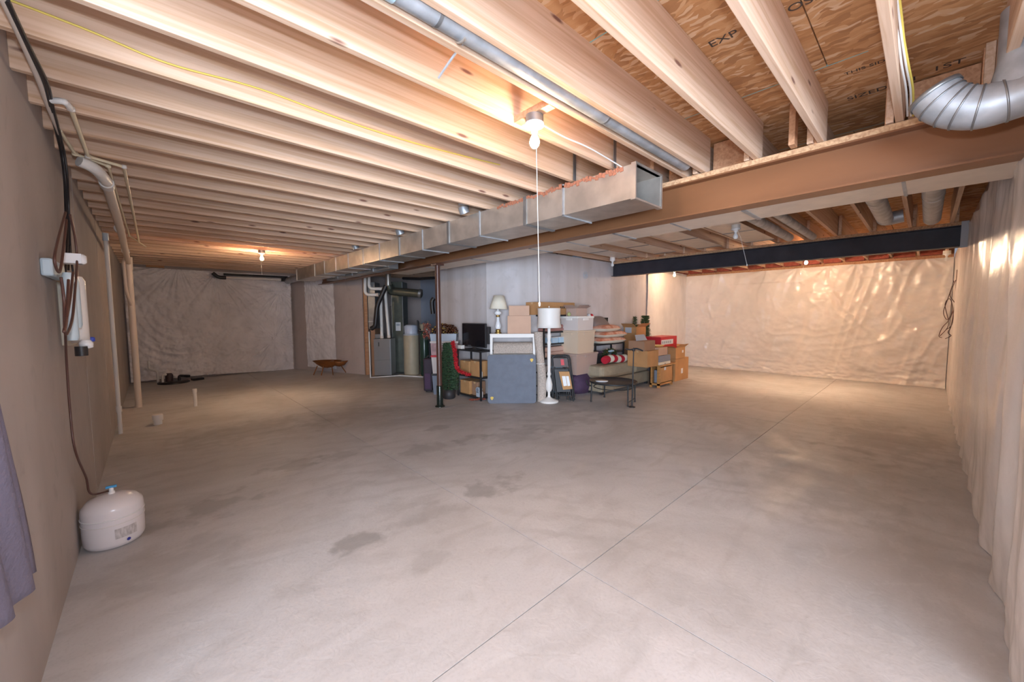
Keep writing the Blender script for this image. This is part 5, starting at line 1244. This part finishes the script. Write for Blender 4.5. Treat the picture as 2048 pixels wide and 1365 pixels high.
# round black table and slender stand
cT = (Pz(1178, 806) + Pz(1273, 803)) / 2; Dt = depth(cT); zT = Pd(1226, 763, Dt).z; rT = 47 * Dt / FPX
t = thing('round_table', 'low round black metal table with hooped top in front of the bench', 'table', cT, CAMRZ)
MB().lathe([(rT * .96, zT - .02), (rT, zT - .015), (rT, zT + .012), (rT * .97, zT + .012), (rT * .96, zT), (.001, zT)], n=48).build('tray_top', 'black', t)
MB().tube([(rT * .82 * math.cos(a), rT * .82 * math.sin(a), zT - .10) for a in [q * PI / 18 for q in range(36)]], .008, 6, closed=True).build('lower_hoop', 'black', t)
for a in (PI * .98, -PI * .36, -PI * .02, PI * .55):
    x_, y = rT * .93 * math.cos(a), rT * .93 * math.sin(a); MB().tube([(x_ * .98, y * .98, zT - .01), (x_, y, .0)], .013, 8).build('leg', 'black', t)
    MB().lathe([(.001, 0), (.017, .005), (.017, .025), (.013, .03)], (x_, y, 0), 10).build('leg_foot', 'blackm', t)
a, b_ = -PI * .36, -PI * .02; MB().tube([(rT * .93 * math.cos(a), rT * .93 * math.sin(a), .07), (rT * .93 * math.cos(b_), rT * .93 * math.sin(b_), .07)], .008, 6).build('stretcher', 'black', t)
MB().lathe([(.001, 0), (.11, .002), (.115, .012), (.001, .014)], (-rT * .5, -.02, zT + .001), 20, sy=.8).build('pale_mat', 'paper', t)
q0 = Pz(1264, 809); q0 -= FH * .22; Ds = depth(q0)
q0 = Pd(1264, 806, Ds); q0.z = 0
t = thing('floor_stand', 'slender black stand with a small crossbar head, in front of the round table', 'stand', q0, CAMRZ)
hp = Pd(1267, 700, Ds).z
MB().tube([(0, 0, .01), (.015, 0, hp)], [.014, .009], 10).build('pole', 'black', t)
MB().lathe([(.055, 0), (.055, .012), (.015, .02)], n=20).build('foot', 'black', t)
MB().tube(path([(-.13, .0, hp + .02), (-.04, 0, hp + .0), (.06, 0, hp + .02), (.17, 0, hp - .02)], 5), .012, 8).build('crossbar', 'black', t)
MB().lathe([(.001, -.03), (.025, -.02), (.028, 0), (.001, .04)], (.015, 0, hp), 10).build('head_knob', 'blackm', t)
# red-white ornament ball on wall shelf edge
q0 = Pd(1189, 633, 8.0)
t = thing('snow_globe', 'small red and white ball ornament on top of the black framed panel', 'ornament', Vector((sc3.x - .35, sc3.y + .13, zt3[2] + fh + .002)))
MB().lathe([(.001, 0), (.035, .015), (.045, .045), (.035, .075), (.001, .09)], (-.035, 0, 0), 14).build('white_ball', 'ceram', t)
MB().lathe([(.001, 0), (.035, .015), (.045, .045), (.035, .075), (.001, .09)], (.06, 0, 0), 14).build('red_ball', 'red', t)
# small clock-like round plate on the pale wall
q0 = Py(1171, 551, YB - .004)
t = thing('wall_vent', 'small round faint outlet high on the pale concrete wall', 'vent', q0)
MB().tube([(.07 * math.cos(a), -.002, .07 * math.sin(a)) for a in [q * PI / 12 for q in range(24)]], .006, 6, closed=True).build('ring', 'grayplate', t)
MB().tube([(0, .002, 0), (0, -.006, 0)], .03, 14).build('hub', 'grayplate', t)
